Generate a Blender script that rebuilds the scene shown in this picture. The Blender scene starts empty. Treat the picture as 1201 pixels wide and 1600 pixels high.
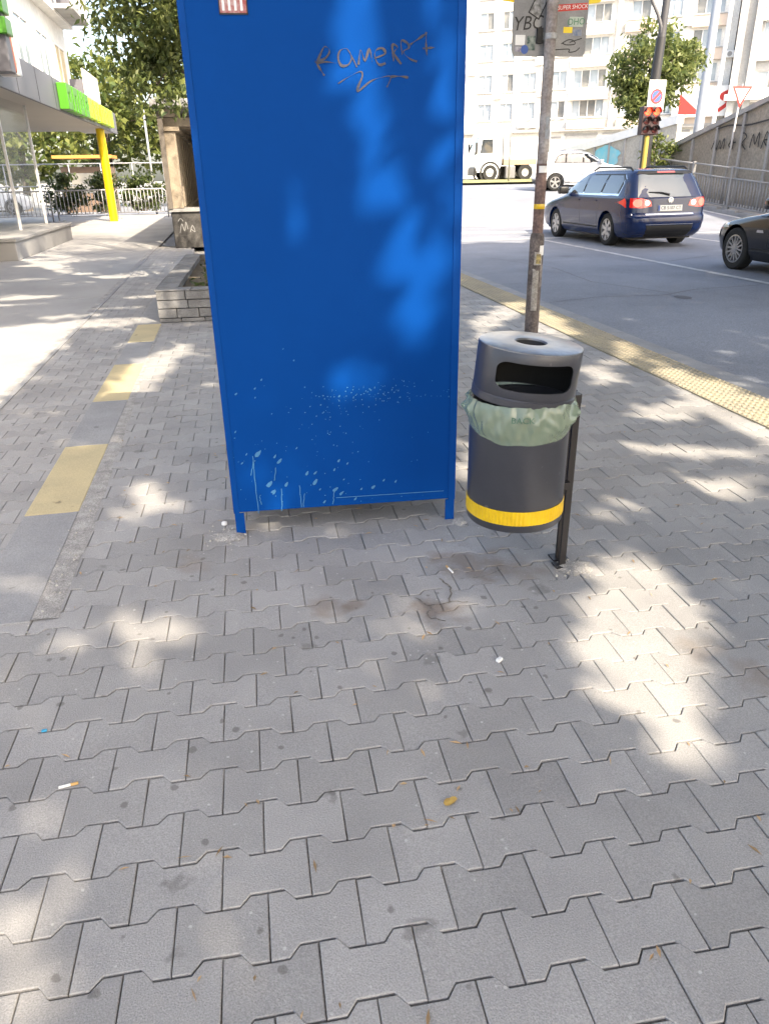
import bpy, bmesh, math, random
import numpy as np
from mathutils import Vector, Matrix
R = math.radians
random.seed(7); rng = np.random.default_rng(7)
scene = bpy.context.scene
col = scene.collection

# ------------------------------------------------------------------ camera, sky, sun, exposure
cam_d = bpy.data.cameras.new('camera'); cam = bpy.data.objects.new('camera', cam_d); col.objects.link(cam)
_right = Vector((0.9810301, -0.19312409, -0.01682354)); _down = Vector((-0.09530284, -0.40490001, -0.90938075)); _fwd = Vector((0.16881148, 0.89373322, -0.41562437))
M = Matrix(((_right.x, -_down.x, -_fwd.x, 0), (_right.y, -_down.y, -_fwd.y, 0), (_right.z, -_down.z, -_fwd.z, 1.5), (0, 0, 0, 1)))
cam.matrix_world = M
cam_d.sensor_fit = 'VERTICAL'; cam_d.sensor_height = 24.0; cam_d.lens = 24.0 * 1150 / 1600
cam_d.clip_start = 0.05; cam_d.clip_end = 2000
scene.camera = cam

SUN = Vector((-0.30, 0.665, -0.684)).normalized()          # direction the light travels
world = bpy.data.worlds.new('World'); scene.world = world; world.use_nodes = True
wn = world.node_tree.nodes; wl = world.node_tree.links
for n in list(wn): wn.remove(n)
sky = wn.new('ShaderNodeTexSky'); sky.sky_type = 'NISHITA'; sky.sun_disc = False
sky.sun_elevation = math.asin(-SUN.z); sky.sun_rotation = math.atan2(-SUN.x, -SUN.y)
sky.dust_density = 3.5; sky.air_density = 1.0; sky.ozone_density = 1.0
bg = wn.new('ShaderNodeBackground'); bg.inputs[1].default_value = 0.15
out = wn.new('ShaderNodeOutputWorld'); wl.new(sky.outputs[0], bg.inputs[0]); wl.new(bg.outputs[0], out.inputs[0])
sl = bpy.data.lights.new('sun', 'SUN'); sl.energy = 2.6; sl.angle = R(0.53); sl.color = (1.0, 0.93, 0.82)
so = bpy.data.objects.new('sun', sl); col.objects.link(so)
so.rotation_euler = SUN.to_track_quat('-Z', 'Y').to_euler(); so.location = (5, -10, 20)
scene.view_settings.view_transform = 'Standard'; scene.view_settings.look = 'None'
scene.view_settings.gamma = 1.0; scene.view_settings.use_curve_mapping = False
scene.view_settings.exposure = 2.1
scene.view_settings.use_white_balance = True; scene.view_settings.white_balance_temperature = 7350; scene.view_settings.white_balance_tint = 10
scene.render.engine = 'CYCLES'
scene.cycles.use_denoising = True; scene.cycles.use_adaptive_sampling = True; scene.cycles.adaptive_threshold = 0.025
scene.cycles.max_bounces = 5; scene.cycles.diffuse_bounces = 2; scene.cycles.glossy_bounces = 3; scene.cycles.transparent_max_bounces = 6

# ------------------------------------------------------------------ materials
def mat(name, c, rough=0.7, metal=0.0, var=0.0, scale=3.0, fine=0.0, fscale=120.0, bump=0.0, bscale=80.0, spec=0.5, emit=None, estr=0.0,
        c2=None, coat=0.0, island=0.0, alpha=None, trans=0.0, detail=4):
    m = bpy.data.materials.new(name); m.use_nodes = True
    nt = m.node_tree; N = nt.nodes; L = nt.links; b = N['Principled BSDF']
    b.inputs['Base Color'].default_value = (*c, 1); b.inputs['Roughness'].default_value = rough; b.inputs['Metallic'].default_value = metal
    b.inputs['Specular IOR Level'].default_value = spec; b.inputs['Coat Weight'].default_value = coat; b.inputs['Coat Roughness'].default_value = 0.05
    if trans: b.inputs['Transmission Weight'].default_value = trans
    if alpha is not None: b.inputs['Alpha'].default_value = alpha
    if emit: b.inputs['Emission Color'].default_value = (*emit, 1); b.inputs['Emission Strength'].default_value = estr
    geo = N.new('ShaderNodeNewGeometry')
    last = None
    def mixc(a_sock, f_sock, colr, mode='MIX'):
        x = N.new('ShaderNodeMix'); x.data_type = 'RGBA'; x.blend_type = mode
        if isinstance(a_sock, tuple): x.inputs[6].default_value = (*a_sock, 1)
        else: L.new(a_sock, x.inputs[6])
        L.new(f_sock, x.inputs[0]); x.inputs[7].default_value = (*colr, 1)
        return x.outputs[2]
    cur = c
    if var > 0 or c2 is not None:
        n1 = N.new('ShaderNodeTexNoise'); n1.inputs['Scale'].default_value = scale; n1.inputs['Detail'].default_value = detail; n1.inputs['Roughness'].default_value = 0.6
        L.new(geo.outputs['Position'], n1.inputs['Vector'])
        r1 = N.new('ShaderNodeMapRange'); r1.inputs[1].default_value = 0.35; r1.inputs[2].default_value = 0.68; r1.inputs[3].default_value = 0.0; r1.inputs[4].default_value = 1.0 if c2 else var
        L.new(n1.outputs[0], r1.inputs[0])
        cur = mixc(cur, r1.outputs[0], c2 if c2 else tuple(v * 0.35 for v in c))
    if fine > 0:
        n2 = N.new('ShaderNodeTexNoise'); n2.inputs['Scale'].default_value = fscale; n2.inputs['Detail'].default_value = 1
        L.new(geo.outputs['Position'], n2.inputs['Vector'])
        r2 = N.new('ShaderNodeMapRange'); r2.inputs[1].default_value = 0.3; r2.inputs[2].default_value = 0.7; r2.inputs[3].default_value = 1 - fine; r2.inputs[4].default_value = 1 + fine * 0.6
        L.new(n2.outputs[0], r2.inputs[0])
        x = N.new('ShaderNodeMix'); x.data_type = 'RGBA'; x.blend_type = 'MULTIPLY'; x.inputs[0].default_value = 1.0
        if isinstance(cur, tuple): x.inputs[6].default_value = (*cur, 1)
        else: L.new(cur, x.inputs[6])
        L.new(r2.outputs[0], x.inputs[7]); cur = x.outputs[2]
    if island > 0:
        oi = N.new('ShaderNodeObjectInfo'); ad = N.new('ShaderNodeMath'); ad.operation = 'ADD'
        L.new(geo.outputs['Random Per Island'], ad.inputs[0]); L.new(oi.outputs['Random'], ad.inputs[1])
        fr = N.new('ShaderNodeMath'); fr.operation = 'FRACT'; L.new(ad.outputs[0], fr.inputs[0])
        r3 = N.new('ShaderNodeMapRange'); r3.inputs[3].default_value = 1 - island; r3.inputs[4].default_value = 1 + island; L.new(fr.outputs[0], r3.inputs[0])
        x = N.new('ShaderNodeMix'); x.data_type = 'RGBA'; x.blend_type = 'MULTIPLY'; x.inputs[0].default_value = 1.0
        if isinstance(cur, tuple): x.inputs[6].default_value = (*cur, 1)
        else: L.new(cur, x.inputs[6])
        L.new(r3.outputs[0], x.inputs[7]); cur = x.outputs[2]
    if not isinstance(cur, tuple): L.new(cur, b.inputs['Base Color'])
    if bump > 0:
        n3 = N.new('ShaderNodeTexNoise'); n3.inputs['Scale'].default_value = bscale; n3.inputs['Detail'].default_value = 2
        L.new(geo.outputs['Position'], n3.inputs['Vector'])
        bp = N.new('ShaderNodeBump'); bp.inputs['Strength'].default_value = min(1, bump); bp.inputs['Distance'].default_value = 0.004
        L.new(n3.outputs[0], bp.inputs['Height']); L.new(bp.outputs[0], b.inputs['Normal'])
    m['cur'] = 0
    return m

def spots(m, scale, thr, colr, soft=0.02, strength=0.8):
    """scattered blots of another colour (gum, drips, specks) on a material"""
    nt = m.node_tree; N = nt.nodes; L = nt.links; b = N['Principled BSDF']
    geo = [n for n in N if n.type == 'NEW_GEOMETRY'][0]
    nz = N.get('warp')
    if nz is None:
        nz = N.new('ShaderNodeTexNoise'); nz.name = 'warp'; nz.inputs['Scale'].default_value = 30; nz.inputs['Detail'].default_value = 1; L.new(geo.outputs['Position'], nz.inputs['Vector'])
    mm = N.new('ShaderNodeMix'); mm.data_type = 'RGBA'; mm.blend_type = 'LINEAR_LIGHT'; mm.inputs[0].default_value = 0.25 / scale
    L.new(geo.outputs['Position'], mm.inputs[6]); L.new(nz.outputs['Color'], mm.inputs[7])
    v = N.new('ShaderNodeTexVoronoi'); v.inputs['Scale'].default_value = scale; L.new(mm.outputs[2], v.inputs['Vector'])
    # radius differs per cell, most cells have none
    sx = N.new('ShaderNodeSeparateColor'); L.new(v.outputs['Color'], sx.inputs[0])
    rr = N.new('ShaderNodeMapRange'); rr.inputs[1].default_value = 1 - thr; rr.inputs[2].default_value = 1.0; rr.inputs[3].default_value = -0.05; rr.inputs[4].default_value = 0.34; L.new(sx.outputs[0], rr.inputs[0])
    s = N.new('ShaderNodeMath'); s.operation = 'SUBTRACT'; L.new(rr.outputs[0], s.inputs[0]); L.new(v.outputs['Distance'], s.inputs[1])
    f = N.new('ShaderNodeMapRange'); f.inputs[1].default_value = 0; f.inputs[2].default_value = soft; f.inputs[4].default_value = strength; L.new(s.outputs[0], f.inputs[0])
    x = N.new('ShaderNodeMix'); x.data_type = 'RGBA'; L.new(f.outputs[0], x.inputs[0]); x.inputs[7].default_value = (*colr, 1)
    lk = b.inputs['Base Color'].links
    if lk: L.new(lk[0].from_socket, x.inputs[6])
    else: x.inputs[6].default_value = b.inputs['Base Color'].default_value
    L.new(x.outputs[2], b.inputs['Base Color'])
    return m

def stain(m, places, colr, strength=0.6):
    """brown rust and dirt stains of their own ragged shape at given spots"""
    nt = m.node_tree; N = nt.nodes; L = nt.links; b = N['Principled BSDF']
    geo = [n for n in N if n.type == 'NEW_GEOMETRY'][0]
    nz = N.new('ShaderNodeTexNoise'); nz.inputs['Scale'].default_value = 9; nz.inputs['Detail'].default_value = 3; L.new(geo.outputs['Position'], nz.inputs['Vector'])
    for (x, y, r, st) in places:
        d = N.new('ShaderNodeVectorMath'); d.operation = 'DISTANCE'; L.new(geo.outputs['Position'], d.inputs[0]); d.inputs[1].default_value = (x, y, 0)
        a = N.new('ShaderNodeMath'); a.operation = 'MULTIPLY_ADD'; L.new(nz.outputs[0], a.inputs[0]); a.inputs[1].default_value = r*2.2; L.new(d.outputs['Value'], a.inputs[2])
        f = N.new('ShaderNodeMapRange'); f.inputs[1].default_value = r*1.95; f.inputs[2].default_value = r*1.35; f.inputs[3].default_value = 0; f.inputs[4].default_value = st; L.new(a.outputs[0], f.inputs[0])
        x_ = N.new('ShaderNodeMix'); x_.data_type = 'RGBA'; L.new(f.outputs[0], x_.inputs[0]); x_.inputs[7].default_value = (*colr, 1)
        L.new(b.inputs['Base Color'].links[0].from_socket, x_.inputs[6]); L.new(x_.outputs[2], b.inputs['Base Color'])
    return m

def leafmat(name, c, c2, tr=0.35, scale=1.2):
    m = bpy.data.materials.new(name); m.use_nodes = True
    nt = m.node_tree; N = nt.nodes; L = nt.links; b = N['Principled BSDF']; o = N['Material Output']
    geo = N.new('ShaderNodeNewGeometry')
    r = N.new('ShaderNodeMix'); r.data_type = 'RGBA'; r.inputs[6].default_value = (*c, 1); r.inputs[7].default_value = (*c2, 1)
    L.new(geo.outputs['Random Per Island'], r.inputs[0]); L.new(r.outputs[2], b.inputs['Base Color'])
    b.inputs['Roughness'].default_value = 0.45
    t = N.new('ShaderNodeBsdfTranslucent'); L.new(r.outputs[2], t.inputs[0])
    mx = N.new('ShaderNodeMixShader'); mx.inputs[0].default_value = tr
    L.new(b.outputs[0], mx.inputs[1]); L.new(t.outputs[0], mx.inputs[2]); L.new(mx.outputs[0], o.inputs[0])
    return m

def glassmat(name, c, rough=0.05, alpha=1.0):
    return mat(name, c, rough=rough, spec=0.9, coat=0.6, alpha=alpha)

PAVE = mat('paver_concrete', (0.340, 0.332, 0.325), rough=0.85, var=0.0, c2=(0.272, 0.265, 0.262), scale=2.2, fine=0.20, fscale=260, bump=0.5, bscale=240, island=0.11)
spots(PAVE, 7.5, 0.15, (0.13, 0.125, 0.12), soft=0.10, strength=0.5)
spots(PAVE, 60, 0.10, (0.52, 0.51, 0.50), soft=0.15, strength=0.7)
spots(PAVE, 24, 0.16, (0.12, 0.11, 0.105), soft=0.10, strength=0.65)
stain(PAVE, [(0.86, 2.62, 0.20, .55), (0.62, 2.30, 0.13, .6), (1.02, 2.55, 0.16, .4), (0.22, 2.42, .10, .45), (1.45, 1.85, .10, .35), (1.55, 1.70, .13, .4), (-.3, 2.9, .12, .3), (.33, 2.42, .06, .5)], (0.17, 0.12, 0.085))
BED = mat('joint_sand', (0.115, 0.105, 0.095), rough=0.95, c2=(0.25, 0.215, 0.18), scale=30, fine=0.4, bump=0.8)
MORTAR = mat('mortar', (0.40, 0.385, 0.365), rough=0.95, c2=(0.24, 0.23, 0.22), scale=14, fine=0.35, fscale=180, bump=1.0, bscale=60)
CONC = mat('concrete', (0.36, 0.355, 0.345), rough=0.9, c2=(0.28, 0.275, 0.27), scale=1.6, fine=0.15, bump=0.4)
LIGHTCONC = mat('light_concrete', (0.37, 0.362, 0.355), rough=0.9, c2=(0.30, 0.295, 0.29), scale=0.9, fine=0.12, bump=0.3)
KERB = mat('kerb_concrete', (0.30, 0.30, 0.305), rough=0.85, c2=(0.235, 0.235, 0.24), scale=3, fine=0.18, fscale=200, bump=0.5, island=0.04)
spots(KERB, 14, 0.12, (0.10, 0.10, 0.10), soft=0.1, strength=0.6)
YSLAB = mat('yellow_kerb_paint', (0.52, 0.43, 0.25), rough=0.75, c2=(0.43, 0.36, 0.22), scale=4, fine=0.12, fscale=200, bump=0.4)
spots(YSLAB, 11, 0.22, (0.16, 0.13, 0.08), soft=0.1, strength=0.75)
TACT = mat('tactile_yellow', (0.37, 0.32, 0.22), rough=0.8, c2=(0.29, 0.26, 0.20), scale=2.5, fine=0.2, fscale=150, bump=0.3, island=0.05)
ASPH = mat('asphalt', (0.23, 0.245, 0.28), rough=0.85, c2=(0.165, 0.175, 0.20), scale=0.5, fine=0.28, fscale=90, bump=0.6, bscale=90)
spots(ASPH, 1.2, 0.15, (0.07, 0.07, 0.07), soft=0.2, strength=0.35)
PAINTLINE = mat('road_paint', (0.55, 0.55, 0.54), rough=0.7, c2=(0.33, 0.33, 0.33), scale=5, fine=0.25)
GROUND = mat('ground_earth', (0.33, 0.32, 0.30), rough=0.95, c2=(0.25, 0.24, 0.22), scale=0.3, fine=0.2, bump=0.3)
DRYGRASS = mat('dry_grass', (0.30, 0.27, 0.13), rough=0.95, c2=(0.18, 0.2, 0.07), scale=0.8, fine=0.4, fscale=20, bump=1, bscale=15)
BLUE = mat('blue_paint', (0.0, 0.050, 0.24), rough=0.42, var=0.10, scale=1.1, spec=0.025, bump=0.25, bscale=3.5)
BLUEDK = mat('blue_paint_frame', (0.0, 0.050, 0.235), rough=0.42, spec=0.05)
SPLASH = mat('pale_splash', (0.035, 0.17, 0.36), rough=0.6)
INK = mat('marker_ink', (0.05, 0.045, 0.055), rough=0.6, c2=(0.015, 0.025, 0.06), scale=40)
BINGREY = mat('bin_grey_paint', (0.056, 0.058, 0.070), rough=0.33, metal=0.25, var=0.15, scale=8, fine=0.08, fscale=300, spec=0.5)
spots(BINGREY, 34, 0.10, (0.16, 0.16, 0.165), soft=0.2, strength=0.6)
BINTOP = mat('bin_lid_top', (0.22, 0.22, 0.23), rough=0.30, metal=0.7, c2=(0.34, 0.34, 0.35), scale=20)
BINDARK = mat('bin_inside', (0.012, 0.012, 0.013), rough=0.8)  # near black, so the hood's inside reads as shade
POSTDK = mat('post_black', (0.022, 0.020, 0.022), rough=0.45, metal=0.2, fine=0.1)
YBAND = mat('yellow_band', (0.72, 0.46, 0.008), rough=0.3, spec=0.6, c2=(0.62, 0.38, 0.006), scale=30, coat=0.3)
STEEL = mat('galvanised_steel', (0.42, 0.42, 0.43), rough=0.5, metal=0.45, c2=(0.30, 0.30, 0.31), scale=9, fine=0.12)
POLEM = mat('weathered_pole', (0.33, 0.31, 0.31), rough=0.65, c2=(0.20, 0.155, 0.14), scale=9, fine=0.25, fscale=60, bump=0.3, bscale=40)
POLEDK = mat('sticker_covered_pole', (0.16, 0.13, 0.12), rough=0.75, c2=(0.06, 0.05, 0.048), scale=11, fine=0.4, fscale=70, bump=0.5, bscale=60)
spots(POLEDK, 16, 0.25, (0.42, 0.40, 0.37), soft=0.1, strength=0.8)
SIGNGREY = mat('sign_back_grey', (0.19, 0.195, 0.21), rough=0.5, metal=0.3, c2=(0.28, 0.28, 0.29), scale=4, fine=0.1)
SIGNYEL = mat('sign_yellow', (0.8, 0.58, 0.01), rough=0.4)
WHITE = mat('white_paint', (0.78, 0.78, 0.77), rough=0.5, var=0.15, scale=3)
REDP = mat('red_paint', (0.55, 0.03, 0.025), rough=0.5)
BLUEP = mat('blue_print', (0.03, 0.09, 0.33), rough=0.5)
BLACKP = mat('black_print', (0.012, 0.012, 0.014), rough=0.6)
STICKER = mat('faded_sticker', (0.42, 0.40, 0.36), rough=0.7, c2=(0.22, 0.19, 0.17), scale=40, fine=0.3)
FACADE = mat('cream_render', (0.80, 0.78, 0.74), rough=0.9, c2=(0.70, 0.68, 0.64), scale=0.5, fine=0.1, fscale=8)
FACADEG = mat('grey_render', (0.45, 0.45, 0.44), rough=0.9, c2=(0.36, 0.36, 0.36), scale=0.4, fine=0.1, fscale=8)
FACADEP = mat('peach_render', (0.60, 0.49, 0.40), rough=0.9, c2=(0.50, 0.42, 0.36), scale=0.6)
WINFRAME = mat('window_frame_white', (0.7, 0.7, 0.69), rough=0.5)
PANE = mat('window_pane', (0.22, 0.27, 0.32), rough=0.08, spec=0.9, c2=(0.40, 0.45, 0.50), scale=0.5)
PANEDK = mat('window_pane_dark', (0.10, 0.11, 0.12), rough=0.1, spec=0.8, c2=(0.25, 0.24, 0.22), scale=0.6)
GREYPANEL = mat('grey_fascia', (0.13, 0.13, 0.15), rough=0.5, var=0.1, scale=1)
SOFFIT = mat('soffit', (0.52, 0.49, 0.45), rough=0.8, var=0.1, scale=0.5)
GREENL = mat('green_letter', (0.055, 0.235, 0.015), rough=0.4)
LIMEL = mat('lime_letter', (0.27, 0.42, 0.03), rough=0.4)
CURTAIN = mat('beige_blind', (0.52, 0.42, 0.26), rough=0.8, var=0.2, scale=3)
YPILLAR = mat('yellow_pillar', (0.80, 0.56, 0.012), rough=0.45, var=0.06, scale=2)
STONE = mat('beige_stone', (0.36, 0.30, 0.225), rough=0.85, c2=(0.27, 0.22, 0.165), scale=2.5, fine=0.15, fscale=40, bump=0.4)
DARKSTONE = mat('dark_stone', (0.035, 0.033, 0.032), rough=0.85, c2=(0.09, 0.085, 0.08), scale=5, fine=0.25, fscale=30, bump=0.6)
BLOCK = mat('planter_block', (0.20, 0.197, 0.195), rough=0.9, c2=(0.13, 0.127, 0.125), scale=7, fine=0.25, fscale=110, bump=0.9, bscale=60, island=0.16)
SOIL = mat('soil', (0.09, 0.07, 0.05), rough=1, c2=(0.15, 0.12, 0.07), scale=12, fine=0.4, bump=1)
WALLB = mat('ramp_wall', (0.30, 0.27, 0.225), rough=0.9, c2=(0.23, 0.20, 0.17), scale=0.7, fine=0.2, fscale=12, bump=0.4, bscale=8)
WALLL = mat('ramp_wall_pale', (0.46, 0.43, 0.38), rough=0.9, c2=(0.36, 0.34, 0.30), scale=0.6, fine=0.15, fscale=10)
CYANP = mat('cyan_spray', (0.10, 0.48, 0.60), rough=0.8, c2=(0.30, 0.50, 0.55), scale=2)
BARK = mat('bark', (0.10, 0.08, 0.062), rough=0.95, c2=(0.16, 0.13, 0.10), scale=9, fine=0.4, fscale=50, bump=1, bscale=35)
LEAF_A = leafmat('leaf_street', (0.075, 0.115, 0.04), (0.22, 0.25, 0.08), tr=0.45)
LEAF_B = leafmat('leaf_sunny', (0.07, 0.11, 0.03), (0.18, 0.20, 0.05), tr=0.4)
LEAF_C = leafmat('leaf_hedge', (0.045, 0.075, 0.02), (0.09, 0.11, 0.03), tr=0.3)
LEAF_D = mat('leaf_shade', (0.07, 0.11, 0.03), rough=0.6, island=0.3)
CARBLUE = mat('car_navy', (0.003, 0.016, 0.075), rough=0.25, metal=0.0, coat=0.4, spec=0.35)
CARBLACK = mat('car_black', (0.010, 0.010, 0.012), rough=0.22, metal=0.0, coat=0.5, spec=.4)
CARWHITE = mat('car_white', (0.72, 0.74, 0.76), rough=0.25, coat=0.8)
TRIM = mat('black_trim', (0.012, 0.012, 0.013), rough=0.5)
CHROME = mat('chrome', (0.62, 0.63, 0.65), rough=0.18, metal=0.95)
CARGLASS = glassmat('car_glass', (0.035, 0.042, 0.05), rough=0.03)
REARGLASS = glassmat('car_rear_glass', (0.10, 0.125, 0.13), rough=0.04)
TYRE = mat('tyre', (0.018, 0.018, 0.018), rough=0.85, fine=0.2)
RIM = mat('alloy', (0.42, 0.42, 0.43), rough=0.3, metal=0.7)
LAMPRED = mat('tail_red', (0.45, 0.008, 0.01), rough=0.15, coat=1, emit=(1, 0.03, 0.02), estr=0.10)
LAMPHOT = mat('brake_lit', (0.9, 0.1, 0.08), rough=0.3, emit=(1.0, 0.13, 0.10), estr=0.75)
SIGRED = mat('signal_red_lit', (0.9, 0.1, 0.05), rough=0.3, emit=(1.0, 0.035, 0.016), estr=2.2)
PLATE = mat('plate_white', (0.75, 0.75, 0.72), rough=0.4)
RUBBLE = mat('rubble', (0.42, 0.40, 0.36), rough=0.95, island=0.3, fine=0.2)
DRYLEAF = mat('dry_leaf', (0.44, 0.29, 0.07), rough=0.8, island=0.25, c2=(0.34, 0.2, 0.06), scale=60)
TWIGM = mat('dry_litter', (0.36, 0.24, 0.13), rough=0.9, island=0.4)
BUTT = mat('cigarette_paper', (0.8, 0.79, 0.76), rough=0.8)
BUTTF = mat('cigarette_filter', (0.55, 0.33, 0.12), rough=0.8)

def bagmat():
    m = bpy.data.materials.new('bag_film'); m.use_nodes = True
    nt = m.node_tree; N = nt.nodes; L = nt.links; b = N['Principled BSDF']; o = N['Material Output']
    b.inputs['Base Color'].default_value = (0.30, 0.40, 0.33, 1); b.inputs['Roughness'].default_value = 0.22; b.inputs['Specular IOR Level'].default_value = 0.7
    b.inputs['Coat Weight'].default_value = 0.4
    geo = N.new('ShaderNodeNewGeometry'); n = N.new('ShaderNodeTexNoise'); n.inputs['Scale'].default_value = 14; n.inputs['Detail'].default_value = 3; L.new(geo.outputs['Position'], n.inputs['Vector'])
    r = N.new('ShaderNodeMix'); r.data_type = 'RGBA'; r.inputs[6].default_value = (0.21, 0.30, 0.23, 1); r.inputs[7].default_value = (0.36, 0.41, 0.30, 1); L.new(n.outputs[0], r.inputs[0]); L.new(r.outputs[2], b.inputs['Base Color'])
    n2 = N.new('ShaderNodeTexNoise'); n2.inputs['Scale'].default_value = 6; L.new(geo.outputs['Position'], n2.inputs['Vector'])
    mm = N.new('ShaderNodeMix'); mm.data_type = 'RGBA'; mm.blend_type = 'LINEAR_LIGHT'; mm.inputs[0].default_value = .06; L.new(geo.outputs['Position'], mm.inputs[6]); L.new(n2.outputs['Color'], mm.inputs[7])
    vo = N.new('ShaderNodeTexVoronoi'); vo.inputs['Scale'].default_value = 15; L.new(mm.outputs[2], vo.inputs['Vector'])
    bp = N.new('ShaderNodeBump'); bp.inputs['Strength'].default_value = .45; bp.inputs['Distance'].default_value = .010; L.new(vo.outputs['Distance'], bp.inputs['Height']); L.new(bp.outputs[0], b.inputs['Normal'])
    tp = N.new('ShaderNodeBsdfTransparent'); tp.inputs[0].default_value = (0.8, 0.95, 0.85, 1)
    mx = N.new('ShaderNodeMixShader'); mx.inputs[0].default_value = 0.42
    L.new(b.outputs[0], mx.inputs[1]); L.new(tp.outputs[0], mx.inputs[2]); L.new(mx.outputs[0], o.inputs[0])
    return m
BAG = bagmat()

# ------------------------------------------------------------------ mesh helpers
class MB:
    def __init__(s): s.v = []; s.f = []
    def add(s, vs, fs):
        o = len(s.v); s.v += [tuple(v) for v in vs]; s.f += [tuple(i + o for i in f) for f in fs]; return s
    def box(s, x0, x1, y0, y1, z0, z1, b=0.0):
        if b <= 0:
            return s.add([(x0,y0,z0),(x1,y0,z0),(x1,y1,z0),(x0,y1,z0),(x0,y0,z1),(x1,y0,z1),(x1,y1,z1),(x0,y1,z1)],
                         [(0,3,2,1),(4,5,6,7),(0,1,5,4),(1,2,6,5),(2,3,7,6),(3,0,4,7)])
        bm = bmesh.new(); bmesh.ops.create_cube(bm, size=1)
        for v in bm.verts: v.co = Vector(((x0+x1)/2 + v.co.x*(x1-x0), (y0+y1)/2 + v.co.y*(y1-y0), (z0+z1)/2 + v.co.z*(z1-z0)))
        bmesh.ops.bevel(bm, geom=list(bm.edges), offset=b, segments=2, affect='EDGES', profile=0.5)
        bm.verts.index_update(); s.add([v.co[:] for v in bm.verts], [[v.index for v in f.verts] for f in bm.faces]); bm.free(); return s
    def prism(s, poly, p0, p1, axis='z'):
        """extrude a 2-D polygon along an axis between p0 and p1"""
        n = len(poly)
        def P(a, b, c): return {'z': (a, b, c), 'y': (a, c, b), 'x': (c, a, b)}[axis]
        vs = [P(a, b, p0) for a, b in poly] + [P(a, b, p1) for a, b in poly]
        fs = [tuple(range(n))[::-1], tuple(range(n, 2*n))] + [(i, (i+1) % n, n + (i+1) % n, n + i) for i in range(n)]
        return s.add(vs, fs)
    def tube(s, pts, rad, n=10, caps=True):
        pts = [Vector(p) for p in pts]; k = len(pts)
        if not hasattr(rad, '__len__'): rad = [rad] * k
        vs = []; fs = []
        up = None
        for i, p in enumerate(pts):
            t = (pts[min(i+1, k-1)] - pts[max(i-1, 0)]).normalized()
            if up is None: up = Vector((1, 0, 0)) if abs(t.x) < 0.9 else Vector((0, 1, 0))
            a = (up - t * up.dot(t)).normalized(); b = t.cross(a); up = a
            for j in range(n):
                q = 2*math.pi*j/n; vs.append(p + (a*math.cos(q) + b*math.sin(q)) * rad[i])
        for i in range(k-1):
            for j in range(n):
                fs.append((i*n+j, i*n+(j+1) % n, (i+1)*n+(j+1) % n, (i+1)*n+j))
        if caps: fs += [tuple(range(n))[::-1], tuple(range((k-1)*n, k*n))]
        return s.add(vs, fs)
    def lathe(s, prof, n=32, c=(0,0,0), axis='z', closed=False):
        k = len(prof); vs = []; fs = []
        for r, z in prof:
            for j in range(n):
                q = 2*math.pi*j/n; a, b = r*math.cos(q), r*math.sin(q)
                vs.append({'z': (c[0]+a, c[1]+b, c[2]+z), 'y': (c[0]+a, c[1]+z, c[2]-b), 'x': (c[0]+z, c[1]+a, c[2]+b)}[axis])
        for i in range(k if closed else k-1):
            i2 = (i+1) % k
            for j in range(n): fs.append((i*n+j, i*n+(j+1) % n, i2*n+(j+1) % n, i2*n+j))
        if not closed:
            if prof[0][0] > 1e-6: fs.append(tuple(range(n))[::-1])
            if prof[-1][0] > 1e-6: fs.append(tuple(range((k-1)*n, k*n)))
        return s.add(vs, fs)
    def ribbon(s, pts, w, fn):
        """flat stroke of width w along 2-D points, mapped by fn(u,v)->xyz"""
        pts = [Vector(p) for p in pts]; k = len(pts); vs = []; fs = []
        for i, p in enumerate(pts):
            t = (pts[min(i+1, k-1)] - pts[max(i-1, 0)]).normalized(); nn = Vector((-t.y, t.x)) * (w(i/(k-1)) if callable(w) else w) / 2
            vs += [fn(*(p+nn)), fn(*(p-nn))]
        for i in range(k-1): fs.append((2*i, 2*i+1, 2*i+3, 2*i+2))
        return s.add(vs, fs)
    def mesh(s, name, smooth=False):
        me = bpy.data.meshes.new(name); me.from_pydata(s.v, [], s.f); me.update()
        if smooth: me.polygons.foreach_set('use_smooth', [True]*len(me.polygons))
        return me
    def build(s, name, m, parent=None, smooth=False, sharp=None, loc=None, rot=None):
        me = s.mesh(name, smooth); return place(name, me, m, parent, loc, rot, sharp)
def place(name, me, m, parent=None, loc=None, rot=None, sharp=None):
    if m is not None:
        me.materials.clear(); me.materials.append(m)
    o = bpy.data.objects.new(name, me); col.objects.link(o); o.parent = parent
    if loc is not None: o.location = loc
    if rot is not None: o.rotation_euler = rot
    if sharp is not None: me.set_sharp_from_angle(angle=R(sharp))
    return o
def tag(o, label=None, cat=None, group=None, kind=None):
    for k, v in (('label', label), ('category', cat), ('group', group), ('kind', kind)):
        if v: o[k] = v
    return o
def thing(name, label, cat, loc=(0,0,0), rz=0.0, group=None):
    o = bpy.data.objects.new(name, None); col.objects.link(o); o.location = loc; o.rotation_euler = (0, 0, rz); o.empty_display_size = 0.2
    return tag(o, label, cat, group)
def copy_tree(o, parent=None):
    c = o.copy(); col.objects.link(c); c.parent = parent
    for ch in list(o.children): copy_tree(ch, c)
    return c
def smoothstep(a, b, x):
    t = min(1, max(0, (x-a)/(b-a))); return t*t*(3-2*t)
def fixnormals(me):
    bm = bmesh.new(); bm.from_mesh(me); bmesh.ops.recalc_face_normals(bm, faces=bm.faces); bm.to_mesh(me); bm.free()
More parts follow.
